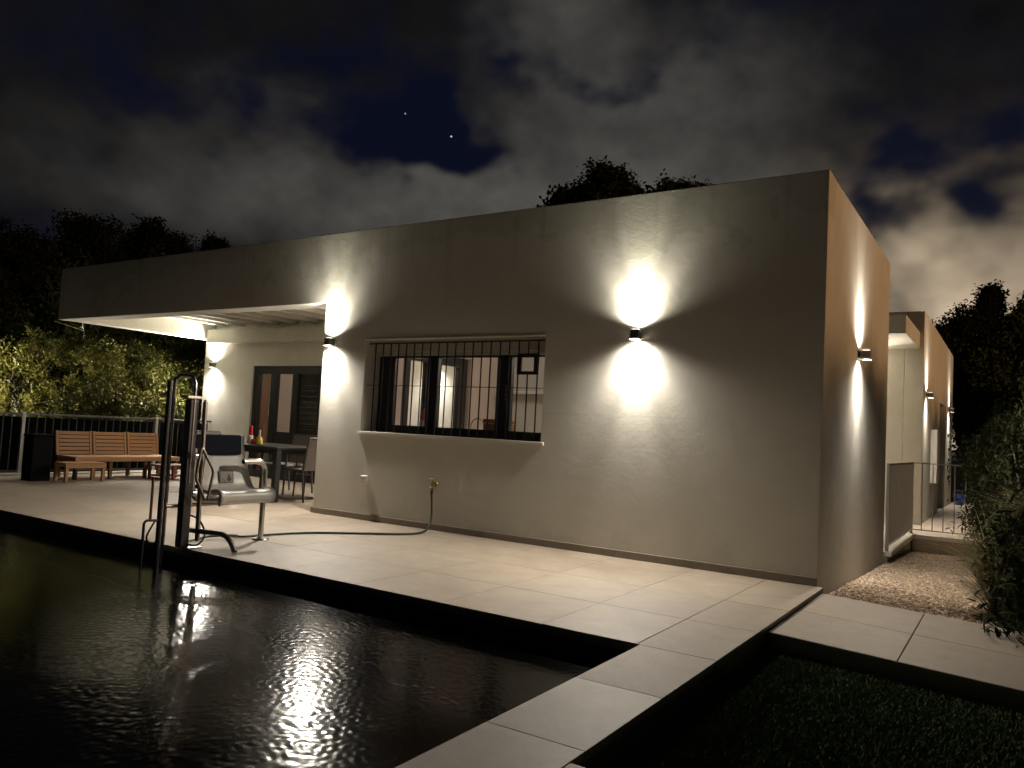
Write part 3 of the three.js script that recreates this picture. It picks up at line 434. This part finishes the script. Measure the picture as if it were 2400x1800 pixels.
// ---------------------------------------------------------------- terrace furniture
{
  const t = thing('patio_table', 'dark rectangular patio table under the porch', 'table', [-7.68, 0, -0.80]);
  part('tabletop', rbox(-0.72, 0.72, 0.705, 0.74, -0.50, 0.50, 0.006), M.table, t);
  part('apron', [box(-0.66, 0.66, 0.64, 0.704, 0.42, 0.44), box(-0.66, 0.66, 0.64, 0.704, -0.44, -0.42), box(-0.66, -0.64, 0.64, 0.704, -0.42, 0.42), box(0.64, 0.66, 0.64, 0.704, -0.42, 0.42)], M.table, t);
  for (const [x, z] of [[0.67, 0.45], [-0.67, 0.45], [0.67, -0.45], [-0.67, -0.45]]) part('leg', rbox(x - 0.04, x + 0.04, 0.001, 0.704, z - 0.04, z + 0.04, 0.005), M.table, t);
  const c = thing('patio_chair', 'grey mesh patio chair at the right end of the dark table', 'chair', [-7.02, 0, -0.88], Math.PI / 2, 'mesh patio chairs round the dark table');
  // chair faces -z in its own axes... back at +z
  part('seat', rbox(-0.25, 0.25, 0.425, 0.445, -0.27, 0.22, 0.008), M.meshFabric, c);
  { const b = part('backrest', rbox(-0.245, 0.245, 0, 0.44, -0.008, 0.008, 0.006), M.meshFabric, c); b.position.set(0, 0.43, 0.235); b.rotation.x = 0.16; }
  for (const s of [-1, 1]) {
    part('leg', rod([s * 0.26, 0.001, -0.30], [s * 0.26, 0.63, -0.26], 0.014), M.chairMetal, c);
    part('leg', bent([[s * 0.26, 0.001, 0.28], [s * 0.26, 0.44, 0.225], [s * 0.255, 0.875, 0.312]], 0.1, 0.015), M.chairMetal, c);
    part('armrest', rbox(s * 0.26 - 0.022, s * 0.26 + 0.022, 0.628, 0.648, -0.29, 0.26, 0.008), M.chairMetal, c);
  }
  part('frame', [rod([-0.26, 0.43, -0.28], [0.26, 0.43, -0.28], 0.012), rod([-0.26, 0.425, -0.28], [-0.26, 0.425, 0.225], 0.012), rod([0.26, 0.425, -0.28], [0.26, 0.425, 0.225], 0.012)], M.chairMetal, c);
  part('top_rail', rod([-0.255, 0.874, 0.312], [0.255, 0.874, 0.312], 0.014), M.chairMetal, c);
  for (const [x, z, a, l] of [[-7.25, -1.42, Math.PI, 'grey mesh patio chair on the far side of the dark table, nearer the facade'], [-8.0, -1.42, Math.PI, 'grey mesh patio chair on the far side of the dark table, behind the bottles'], [-8.42, -0.45, -Math.PI / 2, 'grey mesh patio chair at the left end of the dark table, behind the lift seat']]) {
    const k = c.clone(); k.name = numbered('patio_chair'); k.position.set(x, 0, z); k.rotation.y = a; k.userData = { ...c.userData, label: l }; scene.add(k);
  }
  const b1 = thing('bottle', 'white bottle with tall red cap on the dark table', 'bottle', [-7.92, 0.741, -0.62]);
  part('bottle_body', lathe([[0.001, 0], [0.034, 0.001], [0.037, 0.01], [0.037, 0.105], [0.030, 0.122], [0.001, 0.123]], 24), std(0.62, 0.58, 0.52, 0.45), b1); part('cap', lathe([[0.001, 0.262], [0.018, 0.258], [0.026, 0.24], [0.030, 0.125], [0.001, 0.1235]], 24), std(0.55, 0.03, 0.03, 0.4), b1);
  const b2 = thing('bottle', 'yellow glass bottle with pale neck on the dark table', 'bottle', [-7.70, 0.741, -0.60]);
  part('bottle_body', lathe([[0.001, 0], [0.048, 0.001], [0.052, 0.012], [0.050, 0.07], [0.024, 0.115], [0.001, 0.116]], 24), phys(0.60, 0.42, 0.05, { roughness: 0.15, clearcoat: 1 }), b2); part('neck', lathe([[0.001, 0.205], [0.013, 0.204], [0.014, 0.117], [0.001, 0.1165]], 16), std(0.62, 0.56, 0.45, 0.4), b2);
  const jr = thing('jar', 'small red jar between the two bottles on the dark table', 'jar', [-7.80, 0.741, -0.58]);
  part('jar_body', lathe([[0.001, 0], [0.036, 0.001], [0.04, 0.012], [0.038, 0.052], [0.001, 0.053]], 20), std(0.40, 0.02, 0.025, 0.35), jr); part('lid', lathe([[0.001, 0.07], [0.032, 0.069], [0.034, 0.0535], [0.001, 0.0532]], 20), std(0.34, 0.02, 0.02, 0.4), jr);
}
{ // slatted bench of three seats, footstool, low table, storage box
  const b = thing('bench', 'long slatted wooden bench of three seats along the fence', 'bench', [-11.2, 0, -0.6]);
  for (let k = 0; k < 3; k++) {
    const z0 = 0.87 - k * 0.595, z1 = z0 - 0.575, bk = sub('backrest', b);
    bk.position.set(-0.28, 0.36, 0); bk.rotation.z = 0.20;
    part('stile', rbox(-0.015, 0.015, 0, 0.39, z0 - 0.04, z0, 0.004), M.wood, bk); part('stile', rbox(-0.015, 0.015, 0, 0.39, z1, z1 + 0.04, 0.004), M.wood, bk);
    for (let i = 0; i < 6; i++) part('slat', rbox(-0.010, 0.012, 0.008 + i * 0.064, 0.062 + i * 0.064, z1 + 0.042, z0 - 0.042, 0.004), M.wood, bk);
    for (let i = 0; i < 6; i++) part('seat_slat', rbox(-0.26 + i * 0.092, -0.18 + i * 0.092, 0.335, 0.36, z1, z0, 0.005), M.wood, b);
  }
  part('front_rail', rbox(0.283, 0.308, 0.285, 0.358, -0.93, 0.87, 0.005), M.wood, b); part('back_rail', rbox(-0.27, -0.24, 0.26, 0.333, -0.93, 0.87, 0.005), M.woodDark, b);
  for (const z of [0.83, 0.27, -0.33, -0.90]) for (const x of [0.25, -0.25]) part('leg', rbox(x - 0.025, x + 0.025, 0.001, 0.333, z - 0.025, z + 0.025, 0.004), M.woodDark, b);
  const f = thing('footstool', 'low slatted wooden footstool in front of the left end of the bench', 'footstool', [-10.72, 0, 0.28]);
  for (let i = 0; i < 5; i++) part('slat', rbox(-0.17 + i * 0.07, -0.11 + i * 0.07, 0.27, 0.292, -0.31, 0.31, 0.005), M.wood, f);
  part('rail', rbox(0.155, 0.178, 0.21, 0.269, -0.31, 0.31, 0.004), M.wood, f); part('rail', rbox(-0.17, -0.147, 0.21, 0.269, -0.31, 0.31, 0.004), M.wood, f);
  for (const [x, z] of [[0.15, 0.28], [0.15, -0.28], [-0.15, 0.28], [-0.15, -0.28]]) part('leg', rbox(x - 0.022, x + 0.022, 0.001, 0.268, z - 0.022, z + 0.022, 0.004), M.wood, f);
  const s = thing('side_table', 'low reddish wooden side table in front of the right end of the bench', 'side table', [-10.66, 0, -1.16]), rw = std(0.20, 0.055, 0.025, 0.55, { map: woodTex });
  part('tabletop', rbox(-0.20, 0.20, 0.225, 0.25, -0.26, 0.26, 0.006), rw, s); part('shelf', rbox(-0.17, 0.17, 0.055, 0.075, -0.22, 0.22, 0.005), rw, s);
  for (const [x, z] of [[0.17, 0.22], [0.17, -0.22], [-0.17, 0.22], [-0.17, -0.22], [0.17, 0]]) part('leg', rbox(x - 0.02, x + 0.02, 0.001, 0.224, z - 0.02, z + 0.02, 0.004), rw, s);
  const k = thing('storage_box', 'black storage box at the left end of the bench', 'storage box', [-11.12, 0, 0.86 + 0.22]), bm = phys(0.004, 0.004, 0.0045, { roughness: 0.8, specularIntensity: 0.2 });
  k.position.z = 0.78; k.position.x = -11.0;
  part('box_body', rbox(-0.18, 0.10, 0.001, 0.66, -0.16, 0.13, 0.015), bm, k); part('lid', rbox(-0.19, 0.11, 0.662, 0.70, -0.17, 0.14, 0.015), bm, k);
}
{ // fence on the left
  const f = thing('fence', 'grey metal bar fence behind the wooden bench', 'fence', [-12.0, 0, 0]);
  part('rail', rbox(-0.018, 0.018, 0.965, 1.0, -4.2, 3.2, 0.004), M.fence, f); part('rail', rbox(-0.015, 0.015, 0.06, 0.085, -4.2, 3.2, 0.004), M.fence, f);
  for (let i = 0; i < 56; i++) { const z = -4.1 + i * 0.127; if (Math.abs(z - 0.56) > 0.05 && Math.abs(z + 1.74) > 0.05) part('bar', rod([0, 0.084, z], [0, 0.966, z], 0.0075, 0.0075, 6), M.fence, f); }
  for (const z of [0.56, -1.74, 2.86]) part('post', rbox(-0.025, 0.025, 0.001, 1.015, z - 0.025, z + 0.025, 0.005), std(0.42, 0.42, 0.40, 0.5, { metalness: 0.2 }), f);
  part('kerb_strip', rbox(-0.10, 0.08, -0.05, 0.035, -2.89, 3.2, 0.006), M.wall, f);
  part('shade_net', box(-0.12, -0.112, 0.03, 0.93, -4.2, 3.2), M.screen, f);
}
{ // things seen through the kitchen window
  const b = thing('basket', 'pale basket with arched handle on the kitchen worktop behind the window', 'basket', [-3.92, 0.981, -0.62]);
  part('basket_bowl', lathe([[0.001, 0.0], [0.075, 0.003], [0.10, 0.08], [0.108, 0.14], [0.100, 0.14], [0.092, 0.08], [0.07, 0.012], [0.001, 0.010]], 24), std(0.38, 0.22, 0.10, 0.8), b); part('handle', tube([[-0.10, 0.135, 0], [-0.085, 0.21, 0], [-0.04, 0.26, 0], [0, 0.27, 0], [0.04, 0.26, 0], [0.085, 0.21, 0], [0.10, 0.135, 0]], 0.008, 40, 8), std(0.62, 0.5, 0.34, 0.6), b);
  const c = thing('bread_box', 'brown wooden bread box on the worktop right of the basket', 'bread box', [-3.68, 0.981, -0.70]);
  part('box_body', rbox(-0.15, 0.17, 0, 0.22, -0.10, 0.10, 0.012), std(0.30, 0.15, 0.055, 0.6, { map: woodTex }), c); part('lid', rbox(-0.155, 0.175, 0.222, 0.27, -0.105, 0.105, 0.012), std(0.34, 0.18, 0.07, 0.6, { map: woodTex }), c);
  const d = thing('cleaning_bottle', 'red and white bottle with blue cap on the worktop at the left of the window', 'bottle', [-4.63, 0.981, -0.5]);
  part('bottle_body', lathe([[0.001, 0], [0.036, 0.002], [0.038, 0.02], [0.036, 0.29], [0.016, 0.355], [0.001, 0.356]], 20), std(0.62, 0.16, 0.12, 0.4), d); part('cap', lathe([[0.001, 0.43], [0.014, 0.428], [0.018, 0.36], [0.001, 0.3565]], 16), std(0.03, 0.06, 0.35, 0.4), d); part('bottle_label', lathe([[0.0385, 0.10], [0.0388, 0.22]], 20), std(0.68, 0.62, 0.56, 0.6, { side: THREE.DoubleSide }), d);
}

// ---------------------------------------------------------------- planting
const leafGeo = (w, l, fold = 0.25) => { const g = new THREE.BufferGeometry(); g.setAttribute('position', new THREE.BufferAttribute(new Float32Array([0, 0, 0, -w * 0.8, fold * w, l * 0.35, 0, 0, l * 0.38, w * 0.8, fold * w, l * 0.35, -w * 0.7, fold * w * 0.6, l * 0.7, 0, -0.06 * l, l * 0.72, w * 0.7, fold * w * 0.6, l * 0.7, 0, -0.2 * l, l]), 3)); g.setIndex([0, 1, 2, 0, 2, 3, 1, 4, 2, 4, 5, 2, 2, 5, 3, 5, 6, 3, 4, 7, 5, 5, 7, 6]); g.computeVertexNormals(); return g; };
function sprigGeo(n, seed, w, l, spread) { const r = rng(seed), q = new THREE.Quaternion(), gs = []; for (let i = 0; i < n; i++) { const g = leafGeo(w * (0.7 + 0.6 * r()), l * (0.7 + 0.6 * r())); q.setFromEuler(new THREE.Euler((r() - 0.6) * 1.9, r() * 6.28, (r() - 0.5) * 1.2, 'YXZ')); g.applyQuaternion(q); g.translate((r() - 0.5) * spread, (r() - 0.5) * spread, (r() - 0.5) * spread); gs.push(g); } return mergeGeometries(gs); }
function foliage(name, parent, geo, mat, seed, lobes, per, s0 = 0.7, s1 = 1.3, shell = 0.5) {
  const r = rng(seed), ms = [], q = new THREE.Quaternion(), m = new THREE.Matrix4(), cols = [], c = new THREE.Color();
  for (const [x, y, z, rx, ry, rz, d = 1] of lobes) {
    const n = Math.round(per * d);
    for (let i = 0; i < n; i++) {
      const v = V(r() * 2 - 1, r() * 2 - 1, r() * 2 - 1); if (v.lengthSq() > 1 || v.lengthSq() < 0.01) { i--; continue; }
      v.normalize().multiplyScalar(Math.pow(shell + (1 - shell) * r(), 0.6) * (0.86 + 0.24 * fbm(v.x * 2.3 + x, v.y * 2.3 + y, v.z * 2.3 + z, 3) * 2));
      const p = V(x + v.x * rx, y + v.y * ry, z + v.z * rz); if (fbm(p.x * 1.9, p.y * 1.9, p.z * 1.9, 3) < -0.22) continue;
      const s = s0 + (s1 - s0) * r(); q.setFromEuler(new THREE.Euler((r() - 0.5) * 1.6, r() * 6.28, (r() - 0.5) * 1.6)); ms.push(m.clone().compose(p, q, V(s, s, s))); const k = 0.65 + 0.7 * r(); cols.push([k * (0.9 + 0.25 * r()), k, k * (0.7 + 0.3 * r())]);
    }
  }
  const im = shade(new THREE.InstancedMesh(geo, mat, ms.length)); ms.forEach((k, i) => { im.setMatrixAt(i, k); im.setColorAt(i, c.setRGB(...cols[i])); });
  im.name = name; im.userData.kind = 'stuff'; parent.add(im); return im;
}
const M_leafDark = phys(0.042, 0.054, 0.024, { roughness: 0.9, specularIntensity: 0.15, side: THREE.DoubleSide }), M_leafHedge = std(0.115, 0.118, 0.032, 0.4, { side: THREE.DoubleSide }), M_leafFine = std(0.05, 0.062, 0.026, 0.5, { side: THREE.DoubleSide });
const sprigTree = sprigGeo(36, 31, 0.045, 0.15, 0.55), sprigHedge = sprigGeo(16, 32, 0.015, 0.055, 0.15), sprigFine = sprigGeo(9, 33, 0.014, 0.06, 0.12), sprigBush = sprigGeo(14, 34, 0.009, 0.075, 0.16);
function tree(label, pos, trunkTop, r0, lobes, seed, per) {
  const t = thing('tree', label, 'tree', pos), L = lobes.map(([x, y, z, ...k]) => [x - pos[0], y - pos[1], z - pos[2], ...k]), r = rng(seed);
  part('trunk', tube([[0, -0.3, 0], [0.1 * (r() - 0.5), trunkTop * 0.4, 0.1], [0.3 * (r() - 0.5), trunkTop * 0.75, 0.1], [0, trunkTop, 0]], r0, 24, 8), M.bark, t);
  for (const [x, y, z] of L) part('limb', new THREE.TubeGeometry(new THREE.QuadraticBezierCurve3(V(0, trunkTop * (0.65 + 0.3 * r()), 0), V(x * 0.4, (trunkTop + y) * 0.52, z * 0.4), V(x, y, z)), 10, r0 * 0.4, 6), M.bark, t);
  foliage('crown', t, sprigTree, M_leafDark, seed, L, per, 0.6, 1.15, 0.35); return t;
}
tree('large dark rounded tree beyond the fence at the far left', [-25, -1.7, -6.6], 6.4, 0.22, [[-25, 6.0, -7.0, 1.6, 2.0, 1.5], [-25.3, 5.0, -5.2, 1.5, 1.9, 1.3], [-25, 4.2, -4.2, 1.4, 1.6, 1.0], [-25, 4.6, -7.8, 1.5, 1.8, 1.2], [-24.5, 3.4, -6.2, 1.5, 1.5, 1.8]], 101, 420);
tree('dark tree with a twin top between the large tree and the roof edge', [-25.5, -1.7, -9.9], 6.2, 0.2, [[-25, 6.7, -9.2, 1.2, 1.4, 0.9], [-25, 6.5, -10.4, 1.2, 1.5, 1.0], [-25, 5.2, -9.8, 1.5, 1.8, 1.6], [-25.3, 4.5, -8.6, 1.2, 1.6, 1.1]], 102, 380);
tree('small dark treetop just above the left end of the roof', [-25, -1.7, -12.0], 6.2, 0.14, [[-25, 7.2, -12.0, 0.6, 0.8, 0.5], [-25, 6.3, -11.4, 0.9, 0.9, 0.8]], 103, 240);
tree('broad dark treetop rising behind the middle of the roof', [-9.0, -1.7, -14.3], 7.2, 0.24, [[-9.1, 8.3, -14, 1.1, 1.05, 1.0], [-10.2, 7.9, -14, 1.0, 0.75, 0.9], [-8.2, 7.8, -14.2, 0.9, 0.75, 0.9], [-9.4, 7.2, -14.3, 1.8, 0.9, 1.2], [-10.9, 7.5, -14, 0.6, 0.5, 0.6]], 104, 330);
tree('small treetop behind the roof, right of the broad one', [-6.9, -1.7, -14.4], 7.2, 0.14, [[-6.9, 7.9, -14, 0.6, 0.52, 0.6], [-7.5, 7.6, -14, 0.6, 0.4, 0.6], [-6.2, 7.75, -14, 0.45, 0.4, 0.5]], 105, 150);
tree('dark tree with a spiky top behind the rear house at the right edge', [0.2, -1.7, -30.5], 5.4, 0.25, [[0.1, 6.0, -30, 1.2, 1.7, 1.2], [-0.9, 5.3, -30, 1.2, 1.8, 1.2], [0.4, 7.4, -30, 0.35, 0.5, 0.35, 0.3], [-1.7, 4.6, -30, 1.0, 1.9, 1.2], [0.2, 3.2, -30, 2.0, 2.2, 1.6]], 106, 400);
tree('dark tree at the right edge beyond the spiky one', [2.6, -1.7, -30.5], 5.2, 0.25, [[1.9, 6.0, -30, 1.2, 1.6, 1.2], [3.2, 6.4, -30, 1.5, 1.8, 1.4], [2.2, 4.0, -30, 1.8, 2.6, 1.6], [3.8, 3.6, -30, 1.8, 2.6, 1.6]], 107, 420);
tree('tall dark tree beside the rear house, reaching down behind the bush', [2.6, -1.7, -19.5], 3.4, 0.2, [[1.6, 2.6, -21, 1.3, 2.0, 1.3], [3.2, 3.4, -20, 1.6, 2.0, 1.5], [2.4, 1.2, -20.5, 1.9, 1.8, 1.5], [0.7, 2.6, -20, 1.0, 2.2, 1.2], [1.8, 3.8, -20.6, 1.3, 2.0, 1.3], [0.75, 1.7, -18.6, 0.8, 1.2, 1.0], [2.2, 1.6, -16.5, 1.2, 2.0, 1.2], [3.6, 1.8, -15.5, 1.5, 2.4, 1.4]], 108, 900);
tree('low dark trees joined behind the hedge, left part', [-19, -1.7, -2.2], 3.0, 0.18, [[-19, 2.6, -1.2, 1.6, 2.2, 1.6], [-19, 2.9, -3.6, 1.6, 2.3, 1.6], [-19, 2.2, 0.8, 1.5, 1.9, 1.5]], 109, 520);
tree('low dark trees joined behind the hedge, next to the porch', [-19, -1.7, -6.8], 3.2, 0.18, [[-19, 3.2, -5.9, 1.6, 2.4, 1.6], [-19, 3.2, -8.3, 1.6, 2.4, 1.6], [-19, 3.0, -10.6, 1.5, 2.2, 1.5]], 110, 520);
{
  const h = thing('hedge', 'broad-leaved hedge lit yellow-green above the fence', 'hedge', [-13.3, -0.4, -1.2]), O = (a) => a.map(([x, y, z, ...k]) => [x + 13.3, y + 0.4, z + 1.2, ...k]), r = rng(61), st = [];
  const lobes = []; for (let i = 0; i < 13; i++) { const z = 0.55 - i * 0.3, top = [1.55, 2.15, 2.42, 2.2, 2.25, 2.45, 2.4, 2.25, 2.5, 2.45, 2.3, 2.25, 2.2][i]; lobes.push([-13.1 + 0.35 * (r() - 0.5), top - 0.42, z, 0.5, 0.48, 0.33, 1], [-13.05 + 0.3 * (r() - 0.5), top - 0.95, z + 0.1 * (r() - 0.5), 0.55, 0.5, 0.34, 1]); if (i > 0) lobes.push([-13.15, 0.95, z, 0.45, 0.42, 0.3, 0.7]); st.push(new THREE.TubeGeometry(new THREE.QuadraticBezierCurve3(V(0.1, 0, z + 1.2), V(0.1 + 0.2 * (r() - 0.5), 1, z + 1.2 + 0.2 * (r() - 0.5)), V(0.15, top, z + 1.2)), 8, 0.016, 5)); }
  part('stem', st, M.bark, h); foliage('leaves', h, sprigHedge, M_leafHedge, 62, O(lobes), 120, 0.7, 1.35, 0.55);
  const s = thing('shrub', 'dark fine-leaved shrub between the hedge and the porch wall', 'shrub', [-13.6, -0.4, -4.4]), ss = [];
  for (let i = 0; i < 9; i++) ss.push(rod([0, 0, -0.9 + i * 0.22], [0.2 * (r() - 0.5), 2.4, -1.0 + i * 0.25], 0.016, 0.006, 6));
  part('stem', ss, M.bark, s); foliage('leaves', s, sprigFine, M_leafFine, 63, [[0, 2.4, 0.9, 0.6, 0.7, 0.5], [0, 2.5, 0.2, 0.6, 0.8, 0.5], [0, 2.6, -0.6, 0.7, 0.9, 0.6], [0, 1.6, 0.6, 0.7, 0.7, 0.6], [0, 1.7, -0.2, 0.7, 0.7, 0.6], [0, 1.0, 0.2, 0.7, 0.6, 0.9], [0, 2.6, -1.4, 0.7, 1.0, 0.6], [0, 1.4, -1.1, 0.7, 0.9, 0.6]], 520, 0.7, 1.4, 0.4);
  const w = thing('garden_wall', 'cream rendered garden wall behind the left end of the hedge', 'wall'); part('wall_body', rbox(-15.3, -15.0, -0.6, 1.55, -0.95, 6, 0.01), M.wall, w); part('wall_cap', rbox(-15.34, -14.96, 1.551, 1.60, -0.97, 6, 0.008), M.trim, w);
  const L = thing('garden_spotlight', 'garden spotlight on a stake behind the fence, beyond the left frame edge', 'garden light', [-12.5, -0.4, 2.35]);
  part('stake', rod([0, 0, 0], [0, 1.38, 0], 0.014), M.lamp, L); part('lamp_head', rod([0.03, 1.42, 0.11], [-0.01, 1.45, -0.02], 0.062, 0.07, 20), M.lamp, L); const e = std(0.8, 0.75, 0.6, 0.4); e.emissive.setRGB(1, 0.82, 0.5); e.emissiveIntensity = 8;
  part('lamp_lens', rod([-0.011, 1.4502, -0.021], [-0.014, 1.4515, -0.03], 0.062, 0.060, 20), e, L).castShadow = false;
  const P = new THREE.SpotLight(new THREE.Color().setRGB(1, 0.88, 0.56), 46, 0, 0.56, 0.6, 2); P.position.set(-0.02, 1.455, -0.045); P.target.position.set(-14.2, 1.42, -1.0); P.target.updateMatrixWorld(); P.castShadow = true; P.shadow.radius = 2; P.name = 'beam'; L.add(P);
}
{ // hanging wire and bracket under the left corner of the porch roof
  const w = thing('roof_wire', 'thin wire with a bent bracket hanging under the left roof corner', 'wire', [-12.3, 2.59, -0.4]);
  part('wire_line', tube([[0, 0.02, 0.0], [-0.05, -0.05, -0.03], [-0.08, -0.13, -0.08], [-0.07, -0.26, -0.08]], 0.006, 24, 6), M.dullSteel, w); part('bracket', rod([-0.08, -0.12, -0.08], [-0.1, -0.02, 0.42], 0.006), M.dullSteel, w);
}
{ // right-hand shrubs: dense dark bush, arching grasses, clipped hedge beyond the frame
  const b = thing('bush', 'large black-looking bush at the right edge beside the gravel and path', 'bush', [1.78, -0.3, -1.4]), r = rng(71), ss = [];
  for (let i = 0; i < 14; i++) ss.push(rod([(r() - 0.5) * 0.6, 0, (r() - 0.5) * 3], [(r() - 0.5) * 1.0, 1.5, (r() - 0.5) * 3.6], 0.02, 0.008, 6));
  part('stem', ss, M.bark, b);
  foliage('leaves', b, sprigBush, phys(0.040, 0.048, 0.024, { roughness: 0.95, specularIntensity: 0.1, side: THREE.DoubleSide }), 72, [[0.05, 0.55, 1.75, 0.72, 0.62, 0.75], [0.25, 1.15, 1.2, 0.75, 0.8, 0.8], [0.3, 1.5, 0.3, 0.8, 0.85, 0.9], [0.2, 0.7, 0.6, 0.85, 0.7, 0.9], [0.2, 1.5, -0.8, 0.85, 0.8, 0.9], [0.1, 0.7, -0.7, 0.9, 0.7, 0.9], [0.0, 1.35, -2.0, 0.9, 0.75, 0.9], [0.0, 0.6, -2.0, 0.9, 0.7, 0.9], [-0.15, 1.3, -3.2, 0.9, 0.75, 0.9], [-0.2, 0.5, -3.2, 0.9, 0.7, 0.9], [0.9, 0.9, 1.6, 0.9, 0.9, 1.0], [1.0, 1.4, 0, 0.9, 1, 1.2], [-0.35, 0.9, -4.2, 0.8, 0.95, 0.9], [-0.3, 1.3, -5.2, 0.8, 0.9, 0.9]], 950, 0.8, 1.6, 0.3);
  const bg = (n, seed, len) => { const q = rng(seed), pos = [], idx = []; for (let i = 0; i < n; i++) { const a = q() * 6.283, L = len * (0.6 + 0.6 * q()), lean = 0.35 + 0.75 * q(), w = 0.004 + 0.004 * q(), ca = Math.cos(a), sa = Math.sin(a), o = pos.length / 3, bx = (q() - 0.5) * 0.18, bz = (q() - 0.5) * 0.18; for (let k = 0; k <= 7; k++) { const t = k / 7, out = L * lean * t * (0.4 + 0.6 * t), y = L * (t * 1.05 - lean * 0.62 * t * t), ww = w * (1 - t * 0.9); pos.push(bx + ca * out - sa * ww, y, bz + sa * out + ca * ww, bx + ca * out + sa * ww, y, bz + sa * out - ca * ww); if (k < 7) { const p = o + k * 2; idx.push(p, p + 1, p + 2, p + 1, p + 3, p + 2); } } } const g = new THREE.BufferGeometry(); g.setAttribute('position', new THREE.Float32BufferAttribute(pos, 3)); g.setIndex(idx); g.computeVertexNormals(); return g; };
  const gm = std(0.17, 0.14, 0.065, 0.75, { side: THREE.DoubleSide });
  for (const [x, z, y, len, seed, l] of [[1.30, -0.45, -0.2, 0.75, 81, 'arching grass clump spilling over the gravel near the path'], [1.18, -2.3, -0.25, 0.95, 82, 'taller arching grass clump by the gravel, nearer the rear railing'], [1.55, -0.9, 0.45, 0.7, 83, 'arching grass clump high at the right edge in front of the bush']]) {
    const t = thing('grass_clump', l, 'ornamental grass', [x, y, z]); part('blades', bg(420, seed, len), gm, t).userData.kind = 'stuff'; part('base', new THREE.SphereGeometry(0.12, 10, 6).scale(1, 0.5, 1), M_leafDark, t);
  }
  const h = thing('clipped_hedge', 'tall hedge beyond the right frame edge shading the lower side walls', 'hedge', [5.6, -0.4, -7.5]), lb = [], st = [];
  for (let i = 0; i < 13; i++) { const z = -9.5 + i * 1.55; lb.push([0, 3.15 + 0.15 * r(), z, 0.7, 1.15, 0.95], [0, 1.2, z, 0.8, 1.2, 0.95]); st.push(rod([0, 0, z], [0, 2.6, z], 0.03, 0.012, 6)); }
  part('stem', st, M.bark, h); foliage('leaves', h, sprigTree, M_leafDark, 73, lb, 260, 0.6, 1.1, 0.2);
}
{ // sodium street lamp on the road beyond the hedge, outside the frame; its light reaches the upper side walls
  const t = thing('street_lamp', 'street lamp with warm sodium light beyond the right frame edge', 'street lamp', [16, -1.7, -7.5]);
  part('pole', rod([0, 0, 0], [0, 8.4, 0], 0.09, 0.05, 12), M.fence, t); part('arm', rod([0, 8.3, 0], [-1.2, 8.6, 0], 0.035), M.fence, t); part('lamp_head', rbox(-1.7, -1.1, 8.56, 8.68, -0.13, 0.13, 0.03), M.lamp, t);
  const e = std(0.8, 0.6, 0.3, 0.4); e.emissive.setRGB(1, 0.5, 0.16); e.emissiveIntensity = 12; part('lamp_glass', rbox(-1.64, -1.18, 8.50, 8.562, -0.10, 0.10, 0.02), e, t).castShadow = false;
  const L = new THREE.SpotLight(new THREE.Color().setRGB(1, 0.55, 0.26), 240, 0, 1.35, 0.4, 2); L.position.set(-1.4, 8.47, 0); L.target.position.set(4, 0, -7.5); L.target.updateMatrixWorld(); L.castShadow = true; L.shadow.radius = 22; L.name = 'sodium_light'; t.add(L);
}
for (const [az, el, l] of [[-38.6, 20.8, 'brighter of two stars in the clear gap between the clouds'], [-42.1, 22.0, 'fainter of two stars, up and left in the clear gap']]) {
  const a = az * Math.PI / 180, e = el * Math.PI / 180, m = std(0, 0, 0, 1); m.emissive.setRGB(0.8, 0.85, 1); m.emissiveIntensity = az > -40 ? 0.55 : 0.22;
  const o = new THREE.Mesh(new THREE.IcosahedronGeometry(0.42, 1), m); o.name = numbered('star'); o.position.set(1.342 + 400 * Math.sin(a) * Math.cos(e), 400 * Math.sin(e), 6.77 - 400 * Math.cos(a) * Math.cos(e)); tag(o, l, 'star', 'stars'); scene.add(o);
}
renderer.render(scene, camera);
